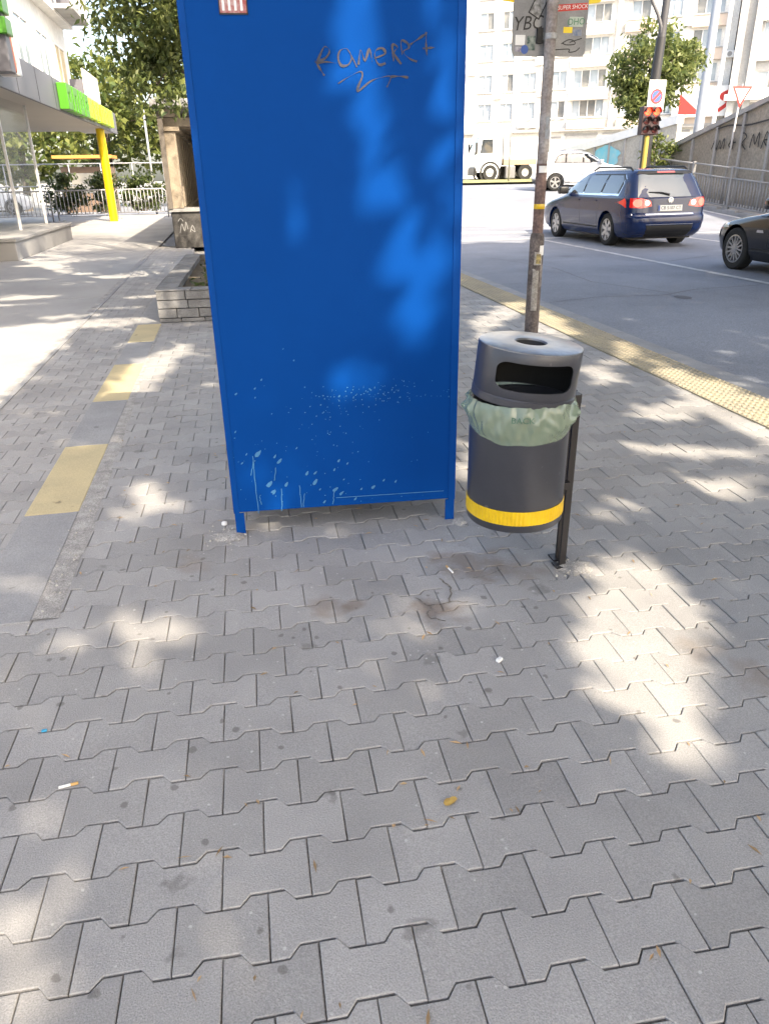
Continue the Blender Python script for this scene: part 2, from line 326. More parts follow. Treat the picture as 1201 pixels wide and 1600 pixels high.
def boolean_cut(me, cutters):
    """cut solids out of a mesh; returns the new mesh"""
    fixnormals(me)
    o = bpy.data.objects.new('tmp', me); col.objects.link(o); cs = []
    for c in cutters:
        cm = c.mesh('cut'); fixnormals(cm); co = bpy.data.objects.new('tmpc', cm); col.objects.link(co); cs.append(co)
        md = o.modifiers.new('b', 'BOOLEAN'); md.operation = 'DIFFERENCE'; md.object = co; md.solver = 'EXACT'
    dg = bpy.context.evaluated_depsgraph_get(); dg.update()
    res = bpy.data.meshes.new_from_object(o.evaluated_get(dg))
    for x in cs + [o]:
        d = x.data; bpy.data.objects.remove(x); bpy.data.meshes.remove(d)
    return res
def text_mb(txt, size, shear=0.0, align='CENTER'):
    cu = bpy.data.curves.new('t', 'FONT'); cu.body = txt; cu.size = size; cu.align_x = align; cu.align_y = 'CENTER'; cu.shear = shear; cu.resolution_u = 3
    o = bpy.data.objects.new('t', cu); col.objects.link(o)
    dg = bpy.context.evaluated_depsgraph_get(); dg.update()
    me = bpy.data.meshes.new_from_object(o.evaluated_get(dg))
    mb = MB(); mb.v = [tuple(v.co) for v in me.vertices]; mb.f = [tuple(p.vertices) for p in me.polygons]
    bpy.data.objects.remove(o); bpy.data.curves.remove(cu); bpy.data.meshes.remove(me)
    return mb
def xf(mb, fn):
    mb.v = [tuple(fn(*v)) for v in mb.v]; return mb

def smooth(pts, n=5):
    P = [Vector(p) for p in pts]; o = []
    for i in range(len(P)-1):
        a, b, c, d = P[max(i-1, 0)], P[i], P[i+1], P[min(i+2, len(P)-1)]
        for k in range(n):
            t = k/n; o.append(0.5*((2*b)+(c-a)*t+(2*a-5*b+4*c-d)*t*t+(3*b-a-3*c+d)*t**3))
    return o + [P[-1]]

# ------------------------------------------------------------------ terrain
_ty = [19.5, 22, 25, 30, 40, 50, 70, 120, 400]; _tz = [0.0, 0.10, 0.32, 0.72, 0.98, 1.15, 1.45, 1.85, 2.2]
def terrain(x, y):
    return float(np.interp(y, _ty, _tz)) * smoothstep(0.0, 6.0, x)
def sheet(name, xs, ys, z, m, parent=None, kind='structure', zf=True):
    vs = []; fs = []; nx = len(xs)
    for y in ys:
        for x in xs: vs.append((x, y, z + (terrain(x, y) if zf else 0)))
    for j in range(len(ys)-1):
        for i in range(nx-1): fs.append((j*nx+i, j*nx+i+1, (j+1)*nx+i+1, (j+1)*nx+i))
    o = MB().add(vs, fs).build(name, m, parent, smooth=True)
    if kind and parent is None: tag(o, kind=kind)
    return o
def lin(a, b, n): return [a + (b-a)*i/n for i in range(n+1)]
XS = [-900, -300, -100, -40, -15, -6] + lin(-1, 7, 16) + [10, 15, 20, 30, 45, 70, 120, 300, 900]
YS = [-300, -100, -30, -10, 0, 10, 16] + lin(18, 34, 32) + [37, 40, 45, 50, 60, 70, 85, 100, 120, 200, 400, 900]
sheet('ground', XS, YS, -0.10, GROUND)
ROADX = 3.86
sheet('road', lin(ROADX, 7, 6) + [10, 13, 16.2], lin(-14, 18, 8) + lin(18.5, 34, 31), -0.05, ASPH)
sheet('crossroad', lin(-20, -1, 2) + lin(0, 7, 14) + [10, 15, 20, 30, 45, 60], lin(20.2, 34, 28) + [36, 40, 45, 50, 55], -0.054, ASPH)

# ------------------------------------------------------------------ sidewalk with interlocking pavers
PX, PY = 0.2035, 0.1400
def paver_outline(g=0.0):
    a = PX/2 - 0.0014 - g; e = 0.0812 - g; w = 0.0536 - g; i, o = 0.038 + g*0.4, 0.061 + g*0.4
    return [(-a,-e),(-o,-e),(-i,-w),(i,-w),(o,-e),(a,-e),(a,e),(o,e),(i,w),(-i,w),(-o,e),(-a,e)]
def paver_mb(tf=None):
    o1 = paver_outline(0.0024); o0 = paver_outline(0.0)
    vs = [(x, y, 0.0) for x, y in o1] + [(x, y, -0.0020) for x, y in o0] + [(x, y, -0.04) for x, y in o0]
    fs = [(0,1,10,11), (1,2,3,4,7,8,9,10), (4,5,6,7)]
    for k in (0, 12): fs += [(k+(i+1) % 12, k+i, k+12+i, k+12+(i+1) % 12) for i in range(12)]
    if tf: vs = [tf(v) for v in vs]
    return vs, fs
paver_me = MB().add(*paver_mb()).mesh('paver'); paver_me.materials.append(PAVE)
sidewalk = sheet('sidewalk', lin(-1.5, ROADX-0.2, 6), [-3, 0] + lin(1, 14.5, 6), -0.0095, BED, zf=False)
th = R(-1.5); cth, sth = math.cos(th), math.sin(th)
spotlist = []
for j in range(-8, 95):
    for i in range(-12, 26):
        u = 0.14 + 0.1 + (i + 0.5*(j % 2)) * PX - 0.1; v = (j - 0.5) * PY + 0.003
        # lattice anchored on the joint at (0.14, 1.764)
        x = 0.14 + PX/2 + (i + 0.5*(j % 2) - 1)*PX*cth - (v)*sth*0.15
        y = 1.764 - 0.08 + (i + 0.5*(j % 2) - 1)*PX*sth + (j-8)*PY
        if not (-1.35 < x < 3.36 and 0.45 < y < 13.6): continue
        if x < -0.98 and y > 2.75: continue
        spotlist.append((x, y))
spotlist.sort(key=lambda p: math.hypot(p[0]*1.0, p[1]))
def inview(p):
    q = Vector((p[0], p[1], -1.5)); d = q.dot(_fwd); return abs(q.dot(_right)/d*1150) < 640 and abs(q.dot(_down)/d*1150) < 830
front = [p for p in spotlist if inview(p)][:298]; fs_ = set(front)
for (x, y) in front:
    o = place('paver', paver_me, None, sidewalk, (x, y, random.uniform(-0.0018, 0.0012)), (random.gauss(0, 0.006), random.gauss(0, 0.006), th*0.9 + random.gauss(0, 0.006)))
rest = MB()
for (x, y) in spotlist:
    if (x, y) in fs_: continue
    dz = random.uniform(-0.002, 0.0015); a = th*0.9 + random.gauss(0, 0.006); ca, sa = math.cos(a), math.sin(a); tx, ty = random.gauss(0, 0.007), random.gauss(0, 0.007)
    rest.add(*paver_mb(lambda v: (x + v[0]*ca - v[1]*sa, y + v[0]*sa + v[1]*ca, v[2] + dz + v[0]*tx + v[1]*ty)))
tag(rest.build('far_pavers', PAVE, sidewalk), kind='stuff')

# mortar fillet between the painted kerb and the pavers, worn and uneven
mo = MB(); ys = lin(2.56, 8.7, 60); vs = []
for k, y in enumerate(ys):
    w = 0.085*smoothstep(8.5, 2.4, y)*(0.85 + 0.3*random.random()) + 0.012; vs += [(-0.90, y, 0.004), (-0.868 + w*0.5, y, 0.004 + random.uniform(-0.002, 0.003)), (-0.868 + w, y, 0.001)]
fsx = []
for k in range(60): fsx += [(3*k, 3*k+1, 3*k+4, 3*k+3), (3*k+1, 3*k+2, 3*k+5, 3*k+4)]
mo.add(vs, fsx).build('mortar_fillet', MORTAR, sidewalk)
# broken concrete round the cabinet's left foot and the bin post
for name, cx, cy, rx, ry, n in (('foot_mortar', -0.145, 3.13, 0.075, 0.075, 16), ('post_mortar', 1.27, 2.50, 0.085, 0.07, 16), ('foot_mortar', 0.93, 3.03, 0.04, 0.04, 12)):
    m = MB(); ring = [(cx + rx*math.cos(2*math.pi*k/n)*random.uniform(.75, 1.2), cy + ry*math.sin(2*math.pi*k/n)*random.uniform(.75, 1.2), 0.001) for k in range(n)]
    inner = [(cx + (p[0]-cx)*.6, cy + (p[1]-cy)*.6, random.uniform(0.006, 0.013)) for p in ring]
    m.add(ring + inner + [(cx, cy, 0.012)], [(k, (k+1) % n, n+(k+1) % n, n+k) for k in range(n)] + [(n+k, n+(k+1) % n, 2*n) for k in range(n)])
    m.build(name, MORTAR, sidewalk)

def jag(pts, n=4):
    o = []
    for (a, b), (c, d) in zip(pts, pts[1:]):
        for k in range(n): o.append((a+(c-a)*k/n + random.uniform(-.007, .007), b+(d-b)*k/n + random.uniform(-.007, .007)))
    return o + [pts[-1]]
for pts, w in (([(.57, 2.41), (.61, 2.33), (.585, 2.26), (.64, 2.22)], .006), ([(.61, 2.33), (.69, 2.35), (.73, 2.45), (.70, 2.53)], .007), ([(.69, 2.35), (.76, 2.33)], .005), ([(.84, 2.50), (.97, 2.545)], .004)):
    m = MB(); m.ribbon(jag(pts), w, lambda u, v: (u, v, .0028)); m.build('crack', BED, sidewalk)

# painted kerb strip: alternating grey and yellow slabs
strip = sheet('kerb_strip', [-1.15, -0.86], [2.54, 9.0], -0.02, BED, zf=False)
yb = [2.545, 3.57, 4.615, 5.64, 6.87, 7.86, 8.87, 9.9, 10.9, 11.9, 12.9, 13.9, 14.9, 15.9, 16.9, 17.9, 18.9]
for k in range(len(yb)-1):
    m = MB(); m.box(-1.128, -0.872, yb[k]+0.004, yb[k+1]-0.004, -0.06, 0.007 + random.uniform(-.0015, .0015), 0.004)
    m.build('kerb_slab', YSLAB if k in (1, 3, 5) else KERB, strip)

# narrow paved walkway left of it
walk = sheet('walkway', [-1.80, -1.12], [2.6, 8, 20], -0.005, BED, zf=False)
nb = 0; wr = MB()
for j in range(0, 122):
    for i in range(-1, 4):
        x = -1.775 + 0.102 + (i + 0.5*(j % 2))*PX; y = 2.75 + j*PY
        if x > -1.06 or x < -1.80: continue
        if y < 8.2:
            place('paver', paver_me, None, walk, (x, y, random.uniform(-.001, .001)), (0, 0, random.gauss(0, .004))); nb += 1
        else: wr.add(*paver_mb(lambda v: (x+v[0], y+v[1], v[2])))
tag(wr.build('far_pavers', PAVE, walk), kind='stuff')
plaza = sheet('plaza', [-14, -8, -5, -3.4, -1.775], [-8, 2] + lin(4, 40, 18), -0.012, LIGHTCONC, zf=False)
for k, y in enumerate(lin(4.2, 33, 12)):
    MB().box(-4.35, -1.79, y+0.006, y+2.39, -0.03, -0.006).build('concrete_slab', LIGHTCONC, plaza)
for k in range(14):
    MB().box(-1.80, -1.755, 3.0+k*1.0, 3.995+k*1.0, -0.05, 0.010, 0.003).build('edging_stone', KERB, plaza)

# kerb stones and tactile tiles beside the road
kerb = sheet('kerb', [3.3, ROADX-0.02], [-6, 19.5], -0.06, CONC, zf=False)
kst = MB().box(-0.40, 0.0, 0.004, 0.996, -0.16, 0.003, 0.012).mesh('kerb_stone'); kst.materials.append(KERB)
for k in range(23): place('kerb_stone', kst, None, kerb, (ROADX, -4 + k, random.uniform(-.002, .002)), (0, 0, random.gauss(0, .003)))
tl = MB(); T = 0.42; tl.box(0.002, T-0.002, 0.002, T-0.002, -0.05, 0.0, 0.002)
for a in range(8):
    for b in range(8):
        cx, cy = (a+.5)*T/8, (b+.5)*T/8; n = 8; vs = []
        for r, zz in ((0.0165, 0.0), (0.0105, 0.0075)): vs += [(cx+r*math.cos(2*math.pi*q/n), cy+r*math.sin(2*math.pi*q/n), zz) for q in range(n)]
        tl.add(vs, [(q, (q+1) % n, n+(q+1) % n, n+q) for q in range(n)] + [tuple(range(n, 2*n))])
tme = tl.mesh('tactile_tile'); tme.materials.append(TACT)
tact = sheet('tactile_paving', [3.1, 3.3], [1, 13], -0.03, BED, zf=False)
for k in range(28):
    y = 1.6 + k*0.42; place('tactile_tile', tme, None, tact, (3.225 + 0.006*(y-5.0), y, 0.010 + random.uniform(-.001, .001)), (0, 0, R(-0.35)))

# road markings (worn paint sheets just above the asphalt)
def marking(pts, name='lane_line'):
    vs = [(x, y, -0.045 + terrain(x, y)) for x, y in pts]; o = MB().add(vs, [tuple(range(len(vs)))]).build(name, PAINTLINE); tag(o, kind='structure')
def longline(x0, y0, x1, y1, w, n=16):
    vs = []; d = Vector((x1-x0, y1-y0)).normalized(); nn = Vector((-d.y, d.x))*w/2
    for k in range(n+1):
        x = x0+(x1-x0)*k/n; y = y0+(y1-y0)*k/n
        for s in (1, -1): vs.append((x+nn.x*s, y+nn.y*s, -0.044 + terrain(x+nn.x*s, y+nn.y*s)))
    o = MB().add(vs, [(2*k, 2*k+1, 2*k+3, 2*k+2) for k in range(n)]).build('lane_line', PAINTLINE); tag(o, kind='structure')
longline(7.72, 4, 7.74, 19.0, 0.13)
longline(11.2, 6, 11.3, 18.5, 0.13)
longline(4.0, 19.15, 15.6, 19.15, 0.30, 30)
longline(5.2, 21.2, 8.4, 20.6, 0.35, 12)
longline(5.6, 23.0, 9.4, 22.2, 0.35, 12)
longline(15.75, 12, 15.9, 26, 0.16, 20)
longline(11.0, 13.2, 11.6, 14.4, 0.5, 3)

TAR = mat('tar_crack', (0.10, 0.10, 0.11), rough=0.9)
for pts, w in (([(4.0, 9.3), (4.8, 9.55), (5.7, 9.45), (6.4, 9.8), (7.5, 9.9)], .018), ([(5.0, 15.2), (5.6, 13.0), (5.4, 11.0), (5.9, 9.6)], .014), ([(8.0, 13.2), (9.2, 13.8), (10.8, 13.5)], .02)):
    m = MB(); m.ribbon(jag(pts, 8), w, lambda u, v: (u, v, -.0455)); m.build('crack', TAR, bpy.data.objects['road'])
m = MB(); m.add([(5.85+.10*math.cos(k*.7), 9.2+.16*math.sin(k*.7), -.0455) for k in range(9)], [tuple(range(9))]); m.build('asphalt_patch', TAR, bpy.data.objects['road'])

# ------------------------------------------------------------------ blue metal cabinet
CR = R(-3.9)
cab = thing('metal_cabinet', 'tall blue painted metal cabinet with graffiti, standing on short feet', 'cabinet', (-0.108, 3.14, 0), CR)
CW, CD, CH, CB = 1.03, 0.55, 2.26, 0.105
MB().box(0.004, CW-0.004, 0.010, CD, CB, CH, 0.006).build('body', BLUEDK, cab)
MB().box(0.0, CW, 0.0, 0.0095, CB+0.004, CH, 0.003).build('front_panel', BLUE, cab)
MB().box(0.47, CW-0.055, -0.0028, 0.0, CB+0.045, CB+0.0475).build('bottom_seam', SPLASH, cab)
MB().box(CW-0.034, CW-0.001, -0.0035, -0.0005, CB-0.0, CH, 0.001).build('corner_strip', BLUEDK, cab)
MB().box(0.001, 0.026, -0.003, -0.0005, CB, CH, 0.001).build('corner_strip', BLUEDK, cab)
for (x0, x1) in ((0.004, 0.046), (CW-0.046, CW-0.004)):
    for (y0, y1) in ((0.0, 0.04), (CD-0.04, CD)):
        m = MB(); m.box(x0, x1, y0, y0+0.006 if y0 == 0 else y1, -0.0, CB-0.001); xx = x0 if x0 < .5 else x1-0.006
        m.box(xx, xx+0.006, y0+0.0061, y1, 0.0, CB-0.001); m.build('foot', BLUEDK, cab)
def cabpt(px, py):   # photo measure -> panel plane (u along the panel, z)
    return ((0.443 + (px-530)*0.00241) + 0.108, 2.066 - 0.00197*py)
gr = MB()
def zz(l): return [cabpt(270 + a/2.555, b/2.555) for a, b in l]
strokes = [[(588,238),(612,185),(625,180),(636,196),(622,222),(584,246),(620,240),(660,246)], [(584,246),(598,272),(612,296)], [(578,238),(592,250)],
  [(716,206),(700,186),(676,196),(668,225),(680,255),(706,252),(720,226),(714,204),(730,238),(740,262)], [(746,252),(756,192),(772,236),(790,186),(800,240)],
  [(808,226),(850,208),(842,186),(820,190),(810,215),(826,252),(852,246)], [(884,238),(880,172),(900,182),(886,206),(914,250)],
  [(918,212),(914,156),(938,164),(944,184),(922,200),(948,228),(976,240)], [(950,170),(985,145),(1014,124)], [(1012,120),(1012,170),(1016,216)], [(1000,186),(1046,182)],
  [(664,330),(700,306),(752,280),(760,300),(744,340),(742,362),(790,322),(830,306),(872,302),(856,346)], [(872,302),(905,300),(942,306)]]
for s in strokes:
    ph_ = random.uniform(0, 6); gr.ribbon(smooth(zz(s)), lambda f: 0.0052 + 0.0035*math.sin(ph_ + 9*f) + 0.0015*math.sin(31*f), lambda u, v: (u, -0.0022, v))
gr.build('graffiti', INK, cab)
m = MB(); m.box(0.146, 0.240, -0.0022, -0.0012, 2.028, 2.165); m.build('sticker', mat('red_sticker', (0.30, 0.05, 0.05), rough=.5, c2=(0.45, 0.33, 0.33), scale=45), cab)
m = MB()
for a in ((0.143, 0.243, 2.024, 2.029), (0.143, 0.147, 2.024, 2.168), (0.239, 0.243, 2.024, 2.168)): m.box(a[0], a[1], -0.003, -0.0023, a[2], a[3])
m.build('sticker_border', BLACKP, cab)
m = MB(); [m.box(0.155+k*.021, 0.163+k*.021, -0.0031, -0.0024, 2.036, 2.036+.03+.02*(k%2)) for k in range(4)]; m.build('sticker_print', WHITE, cab)
# pale spray splashes: tear-drop flecks, denser low on the left, with runs
sp = MB()
def fleck(u, v, l, w, ang):
    n = 8; vs = []
    for k in range(n):
        q = 2*math.pi*k/n; a = math.cos(q)*l/2*(1 + 0.25*random.uniform(-1, 1)); b = math.sin(q)*w/2*(1 - 0.45*math.cos(q))
        vs.append((u + a*math.cos(ang) - b*math.sin(ang), -0.0018, v + a*math.sin(ang) + b*math.cos(ang)))
    sp.add(vs, [tuple(range(n))])
def upx(zx, zy):     # zoomed photo measure (x300, y480, scale 2.73) -> panel coords
    px, py = 300 + zx/2.73, 480 + zy/2.73
    z = 2.066 - (2.066-0.112)*py/798.0 + 0.07*math.sin(math.pi*py/798.0)*0
    z = 2.068 - 0.00205*py - 0.00000052*py*py
    x0 = -0.108 + 0.0; wpx = (731-275) + (338-456)*py/820.0; lft = 275 + 97*py/835.0
    return (px-lft)/wpx*CW, z
for zx, zy, l, w in [(280,590,.035,.018),(330,735,.042,.018),(370,630,.03,.012),(350,775,.022,.010),(400,740,.028,.012),(485,695,.026,.011),(520,738,.036,.015),(520,695,.022,.008),(605,780,.035,.014),(618,645,.018,.009),(600,685,.016,.008),(655,660,.014,.006),(765,780,.026,.012),(810,750,.02,.007),(860,760,.018,.007),(290,257,.012,.006),(263,295,.012,.006),(185,315,.016,.007),(265,335,.009,.005),(425,178,.010,.006),(380,125,.009,.004),(618,348,.014,.006),(335,412,.009,.004),(495,388,.007,.004),(540,383,.009,.005),(185,485,.014,.006),(175,605,.016,.008),(215,630,.016,.006),(232,590,.014,.005),(350,608,.022,.008),(345,770,.024,.01),(630,800,.028,.011),(560,835,.02,.008),(690,830,.02,.008),(715,785,.014,.007),(540,775,.012,.006),(440,575,.012,.005),(640,735,.01,.005),(505,540,.006,.004)]:
    u, v = upx(zx, zy); fleck(u, v, l, w, R(random.uniform(35, 60)))
for k in range(210):
    if k < 110: zx, zy = random.gauss(800, 170), random.gauss(340, 26)
    elif k < 160: zx, zy = random.gauss(600, 110), random.gauss(440, 70)
    else: zx, zy = random.uniform(170, 1000), random.uniform(500, 860)
    if not 150 < zx < 1110: continue
    u, v = upx(zx, zy); s = random.uniform(0.0018, 0.0048); fleck(u, v, s*1.5, s, R(random.uniform(0, 90)))
for (zx, z0, z1, dx) in ((258,600,870,28),(262,620,690,-10),(380,760,865,2),(455,750,855,8),(355,660,720,-6),(290,790,830,6),(475,790,855,-4),(600,790,850,-6)):
    pts = [upx(zx + dx*t + random.uniform(-2, 2), z0 + (z1-z0)*t) for t in lin(0, 1, 8)]
    sp.ribbon([(a, b) for a, b in pts], 0.0035, lambda u, v: (u, -0.0016, v))
tag(sp.build('paint_splash', SPLASH, cab), kind='stuff')

# ------------------------------------------------------------------ litter bin
bn = thing('litter_bin', 'dark grey cylindrical litter bin with tilted hood, green bag liner and yellow band', 'litter bin', (0.975, 2.462, 0.0)); BZ = 0.022
BR = 0.182
MB().lathe([(BR-0.02, 0.281), (BR-0.004, 0.275), (BR, 0.281), (BR, 0.735), (BR-0.005, 0.74), (BR-0.012, 0.735), (BR-0.012, 0.30), (0.0, 0.295)], 64).build('body', BINGREY, bn, smooth=True, sharp=40)
nq = 240; vs = []
for k in range(nq):     # ribbed reflective tape
    q = 2*math.pi*k/nq; rr_ = BR + 0.0018 + (0.0012 if k % 3 == 0 else 0.0) + 0.0004*math.sin(9*q)
    for r_, z_ in ((BR+.0003, 0.3050), (rr_, 0.3056), (rr_, 0.3594), (BR+.0003, 0.3600)): vs.append((r_*math.cos(q), r_*math.sin(q), z_))
MB().add(vs, [(4*k+a, 4*((k+1) % nq)+a, 4*((k+1) % nq)+a+1, 4*k+a+1) for k in range(nq) for a in range(3)]).build('reflective_band', YBAND, bn)
# hood: a thick shell with a letter-box slot, leaning over on its hinge
HR = 0.186
hood = MB().lathe([(HR-0.005, 0.0), (HR, 0.004), (HR, 0.030), (HR-0.005, 0.036), (HR-0.003, 0.042), (HR-0.003, 0.222), (HR-0.006, 0.228), (HR-0.012, 0.228), (HR-0.010, 0.220), (HR-0.010, 0.0)], 96, closed=True).mesh('hood')
cut = MB(); sa = R(-100)   # slot faces the street side of the viewer
pl = []
for (cx, cz, q0) in ((0.098, 0.150, 0), (-0.098, 0.150, 90), (-0.098, 0.104, 180), (0.098, 0.104, 270)):
    for k in range(7): pl.append((cx + 0.034*math.cos(R(q0 + 15*k)), cz + 0.034*math.sin(R(q0 + 15*k))))
cut.prism(pl, -0.40, -0.05, 'y')
xf(cut, lambda x, y, z: (x*math.cos(sa+R(90)) - y*math.sin(sa+R(90)), x*math.sin(sa+R(90)) + y*math.cos(sa+R(90)), z))
hme = boolean_cut(hood, [cut]); hme.polygons.foreach_set('use_smooth', [True]*len(hme.polygons))
HL, HRT = (0.006, 0.0, 0.744), (R(2), R(5.2), 0)
place('hood', hme, BINGREY, bn, HL, HRT, sharp=35)
lid = MB().lathe([(0.054, 0.2275), (0.058, 0.2330), (0.070, 0.2345), (HR-0.016, 0.2325), (HR-0.004, 0.2275), (HR-0.004, 0.2225), (0.054, 0.2225)], 72, closed=True).build('lid_top', BINTOP, bn, smooth=True, sharp=30, loc=HL, rot=HRT)
MB().lathe([(0.0, 0.196), (0.046, 0.197), (0.0535, 0.222), (0.0535, 0.2265), (0.0505, 0.2265), (0.043, 0.2), (0.0, 0.199)], 32).build('ash_dish', BINDARK, bn, smooth=True, sharp=40, loc=HL, rot=HRT)
lme = boolean_cut(MB().lathe([(HR-0.0105, 0.004), (HR-0.0105, 0.218), (HR-0.013, 0.218), (HR-0.013, 0.004)], 64, closed=True).mesh('l'), [cut]); place('hood_shade_lining', lme, BINDARK, bn, HL, HRT)  # near-black lining added so the hood's inside stays shaded
MB().lathe([(0.06, 0.2185), (HR-0.014, 0.2185), (HR-0.014, 0.2195), (0.06, 0.2195)], 40, closed=True).build('lid_underside', BINDARK, bn, loc=HL, rot=HRT)
MB().lathe([(0.0, 0.69), (0.10, 0.703), (BR-0.014, 0.695)], 24).build('bag_mouth', BINDARK, bn)
# bag liner folded over the rim, crumpled, hanging lower at the front left
nb_, nr = 160, 16; vs = []; fs = []
prs = np.random.default_rng(3); ph = prs.uniform(0, 6.28, 12)
creases = [(prs.uniform(0, 6.28), prs.uniform(0.0, 1.0), prs.uniform(-1, 1), prs.uniform(.004, .012)) for _ in range(70)]
for j in range(nb_):
    q = 2*math.pi*j/nb_
    hang = 0.092 + 0.046*math.cos(q - R(-105)) + 0.003*math.sin(5*q+.6) + 0.002*math.sin(11*q+1)
    for i in range(nr+1):
        t = i/nr; z = 0.752 - hang*t
        bul = 0.012*math.sin(math.pi*min(1, t*1.05))**0.7 + 0.0035
        cr = 0
        for (ca, ct, sl_, am) in creases:
            d = ((q-ca+math.pi) % (2*math.pi) - math.pi)*1.2 + (t-ct)*sl_
            dt = abs(t-ct)
            if abs(d) < 0.16 and dt < 0.4: cr += am*(1-abs(d)/0.16)*(1-dt/0.4)
        r = BR + bul + cr*0.9*math.sin(math.pi*min(1, t+.08)) + 0.002*math.sin(5*q+9*t+ph[0])
        q_ = q; r += 0.0022*math.sin(17*q + 5*t + 2*math.sin(3*q)) + .0012*math.sin(41*q - 7*t)
        if t > 0.93: r = BR + 0.004 + (r-BR)*0.5
        vs.append((r*math.cos(q_), r*math.sin(q_), z))
for j in range(nb_):
    for i in range(nr):
        a, b = j*(nr+1)+i, ((j+1) % nb_)*(nr+1)+i; fs.append((a, a+1, b+1, b))
fs = [g for f in fs for g in ((f[0], f[1], f[2]), (f[0], f[2], f[3]))]
MB().add(vs, fs).build('bag_liner', BAG, bn, smooth=True, sharp=30)
m = text_mb('BACK', 0.030); 
xf(m, lambda x, y, z: ((BR+0.0275)*math.cos(R(-108) + x/(BR+.02)), (BR+0.0275)*math.sin(R(-108) + x/(BR+.02)), 0.712 + y)); m.build('bag_print', mat('bag_ink', (0.05, 0.12, 0.08), rough=.6), bn)
# post of two flat bars with brackets
pu = Vector((0.252, 0.061, 0))
for dx, dy, h in ((0.0, 0.0, 0.735), (0.014, 0.068, 0.735)):
    m = MB(); m.box(pu.x-0.014+dx, pu.x+0.014+dx, pu.y-0.006+dy, pu.y+0.006+dy, 0.0, h, 0.002); m.box(pu.x-0.034+dx, pu.x+0.034+dx, pu.y-0.03+dy, pu.y+0.03+dy, 0.0, 0.008)
    m.build('post_bar', POSTDK, bn)
MB().box(pu.x-0.018, pu.x+0.02, pu.y+0.005, pu.y+0.07, 0.70, 0.735).build('post_cap', POSTDK, bn)
for z in (0.36, 0.64): 
    MB().box(BR-0.004, pu.x-0.010, 0.028, 0.062, z, z+0.03).build('bracket', POSTDK, bn)
MB().lathe([(0.006, -0.012), (0.006, 0.012)], 12, (pu.x+0.022, pu.y, 0.69), 'x').build('bolt', STEEL, bn, smooth=True, sharp=40)

for ch in bn.children:
    if ch.name.split('.')[0] not in ('post_bar', 'post_cap', 'bracket', 'bolt'): ch.location.z += BZ
    if ch.name.split('.')[0] in ('hood', 'lid_top', 'ash_dish', 'hood_shade_lining', 'lid_underside'): ch.scale = (1, 1, .84)

# ------------------------------------------------------------------ sign pole
pl_ = thing('sign_pole', 'weathered steel sign pole covered in stickers behind the litter bin', 'sign', (2.272, 5.6, 0))
MB().lathe([(0.075, 0), (0.075, 0.02), (0.054, 0.03), (0.054, 1.04), (0.050, 1.075), (0.039, 1.09)], 24).build('base_sleeve', POLEDK, pl_, smooth=True, sharp=35)
MB().tube([(0, 0, 1.0), (0.0, 0, 1.75), (0.004, 0, 3.6)], 0.0385, 24).build('pole', POLEM, pl_, smooth=True, sharp=40)
MB().lathe([(0.0392, 1.00), (0.0402, 1.092), (0.0402, 1.55), (0.0392, 1.56)], 24).build('rust_wrap', mat('rusty_wrap', (0.19, 0.125, 0.11), rough=.8, c2=(0.10, 0.065, 0.06), scale=14, fine=.3, fscale=60), pl_, smooth=True, sharp=35)
MB().lathe([(0.0405, 1.255), (0.042, 1.26), (0.0415, 1.285), (0.0405, 1.29)], 24).build('yellow_tape', YBAND, pl_, smooth=True, sharp=35)
def patch(name, r, q0, q1, z0, z1, m):
    n = 6; vs = []
    for k in range(n+1):
        q = R(q0+(q1-q0)*k/n); vs += [(r*math.cos(q), r*math.sin(q), z0), (r*math.cos(q), r*math.sin(q), z1)]
    MB().add(vs, [(2*k, 2*k+2, 2*k+3, 2*k+1) for k in range(n)]).build(name, m, pl_)
patch('sticker', 0.0548, -125, -60, 0.86, 0.955, STICKER); patch('sticker', 0.0548, -130, -80, 0.52, 0.82, mat('torn_paper', (0.36, 0.34, 0.31), rough=.8, c2=(0.2, .18, .16), scale=20, fine=.3))
patch('sticker', 0.0552, -110, -70, 0.87, 0.94, mat('ochre_sticker', (0.42, 0.33, 0.12), rough=.6, c2=(0.1, .08, .05), scale=50)); patch('sticker', 0.0408, -140, -50, 1.50, 1.545, WHITE); patch('sticker', 0.0548, -85, -35, 0.93, 1.0, WHITE)
patch('sticker', 0.0394, -100, -40, 1.72, 1.86, mat('grey_sticker', (0.30, 0.33, 0.38), rough=.6, c2=(.2, .2, .2), scale=30)); patch('sticker', 0.0548, -70, -30, 0.70, 0.86, mat('grey_paper', (0.27, 0.25, 0.24), rough=.8, c2=(.12, .1, .1), scale=30))
# back of the traffic sign
sg = MB(); o = []
for (cx, cz, q0) in ((0.25, 2.92, 0), (-0.225, 2.92, 90), (-0.225, 2.265, 180), (0.25, 2.265, 270)):
    for k in range(5): o.append((cx + 0.03*math.cos(R(q0+22.5*k)), cz + 0.03*math.sin(R(q0+22.5*k))))
sg.prism(o, 0.0435, 0.046, 'y'); sign = sg.build('sign_plate', SIGNGREY, pl_)
for xx in (-0.2545, 0.2775): MB().box(xx, xx+0.003, 0.0437, 0.058, 2.27, 2.92).build('plate_rim', SIGNGREY, sign)
MB().box(-0.25, 0.275, 0.0465, 0.0555, 2.236, 2.2385).build('plate_rim', SIGNGREY, sign)
for sx, c0 in ((-1, -0.27), (1, 0.30)):
    pg = [(c0 - sx*0.02, 2.545), (c0 + sx*0.06, 2.555), (c0 + sx*0.085, 2.58), (c0 + sx*0.085, 2.9), (c0 - sx*0.02, 2.9)]
    MB().prism(pg, 0.0465, 0.052, 'y').build('yellow_board', SIGNYEL, sign)
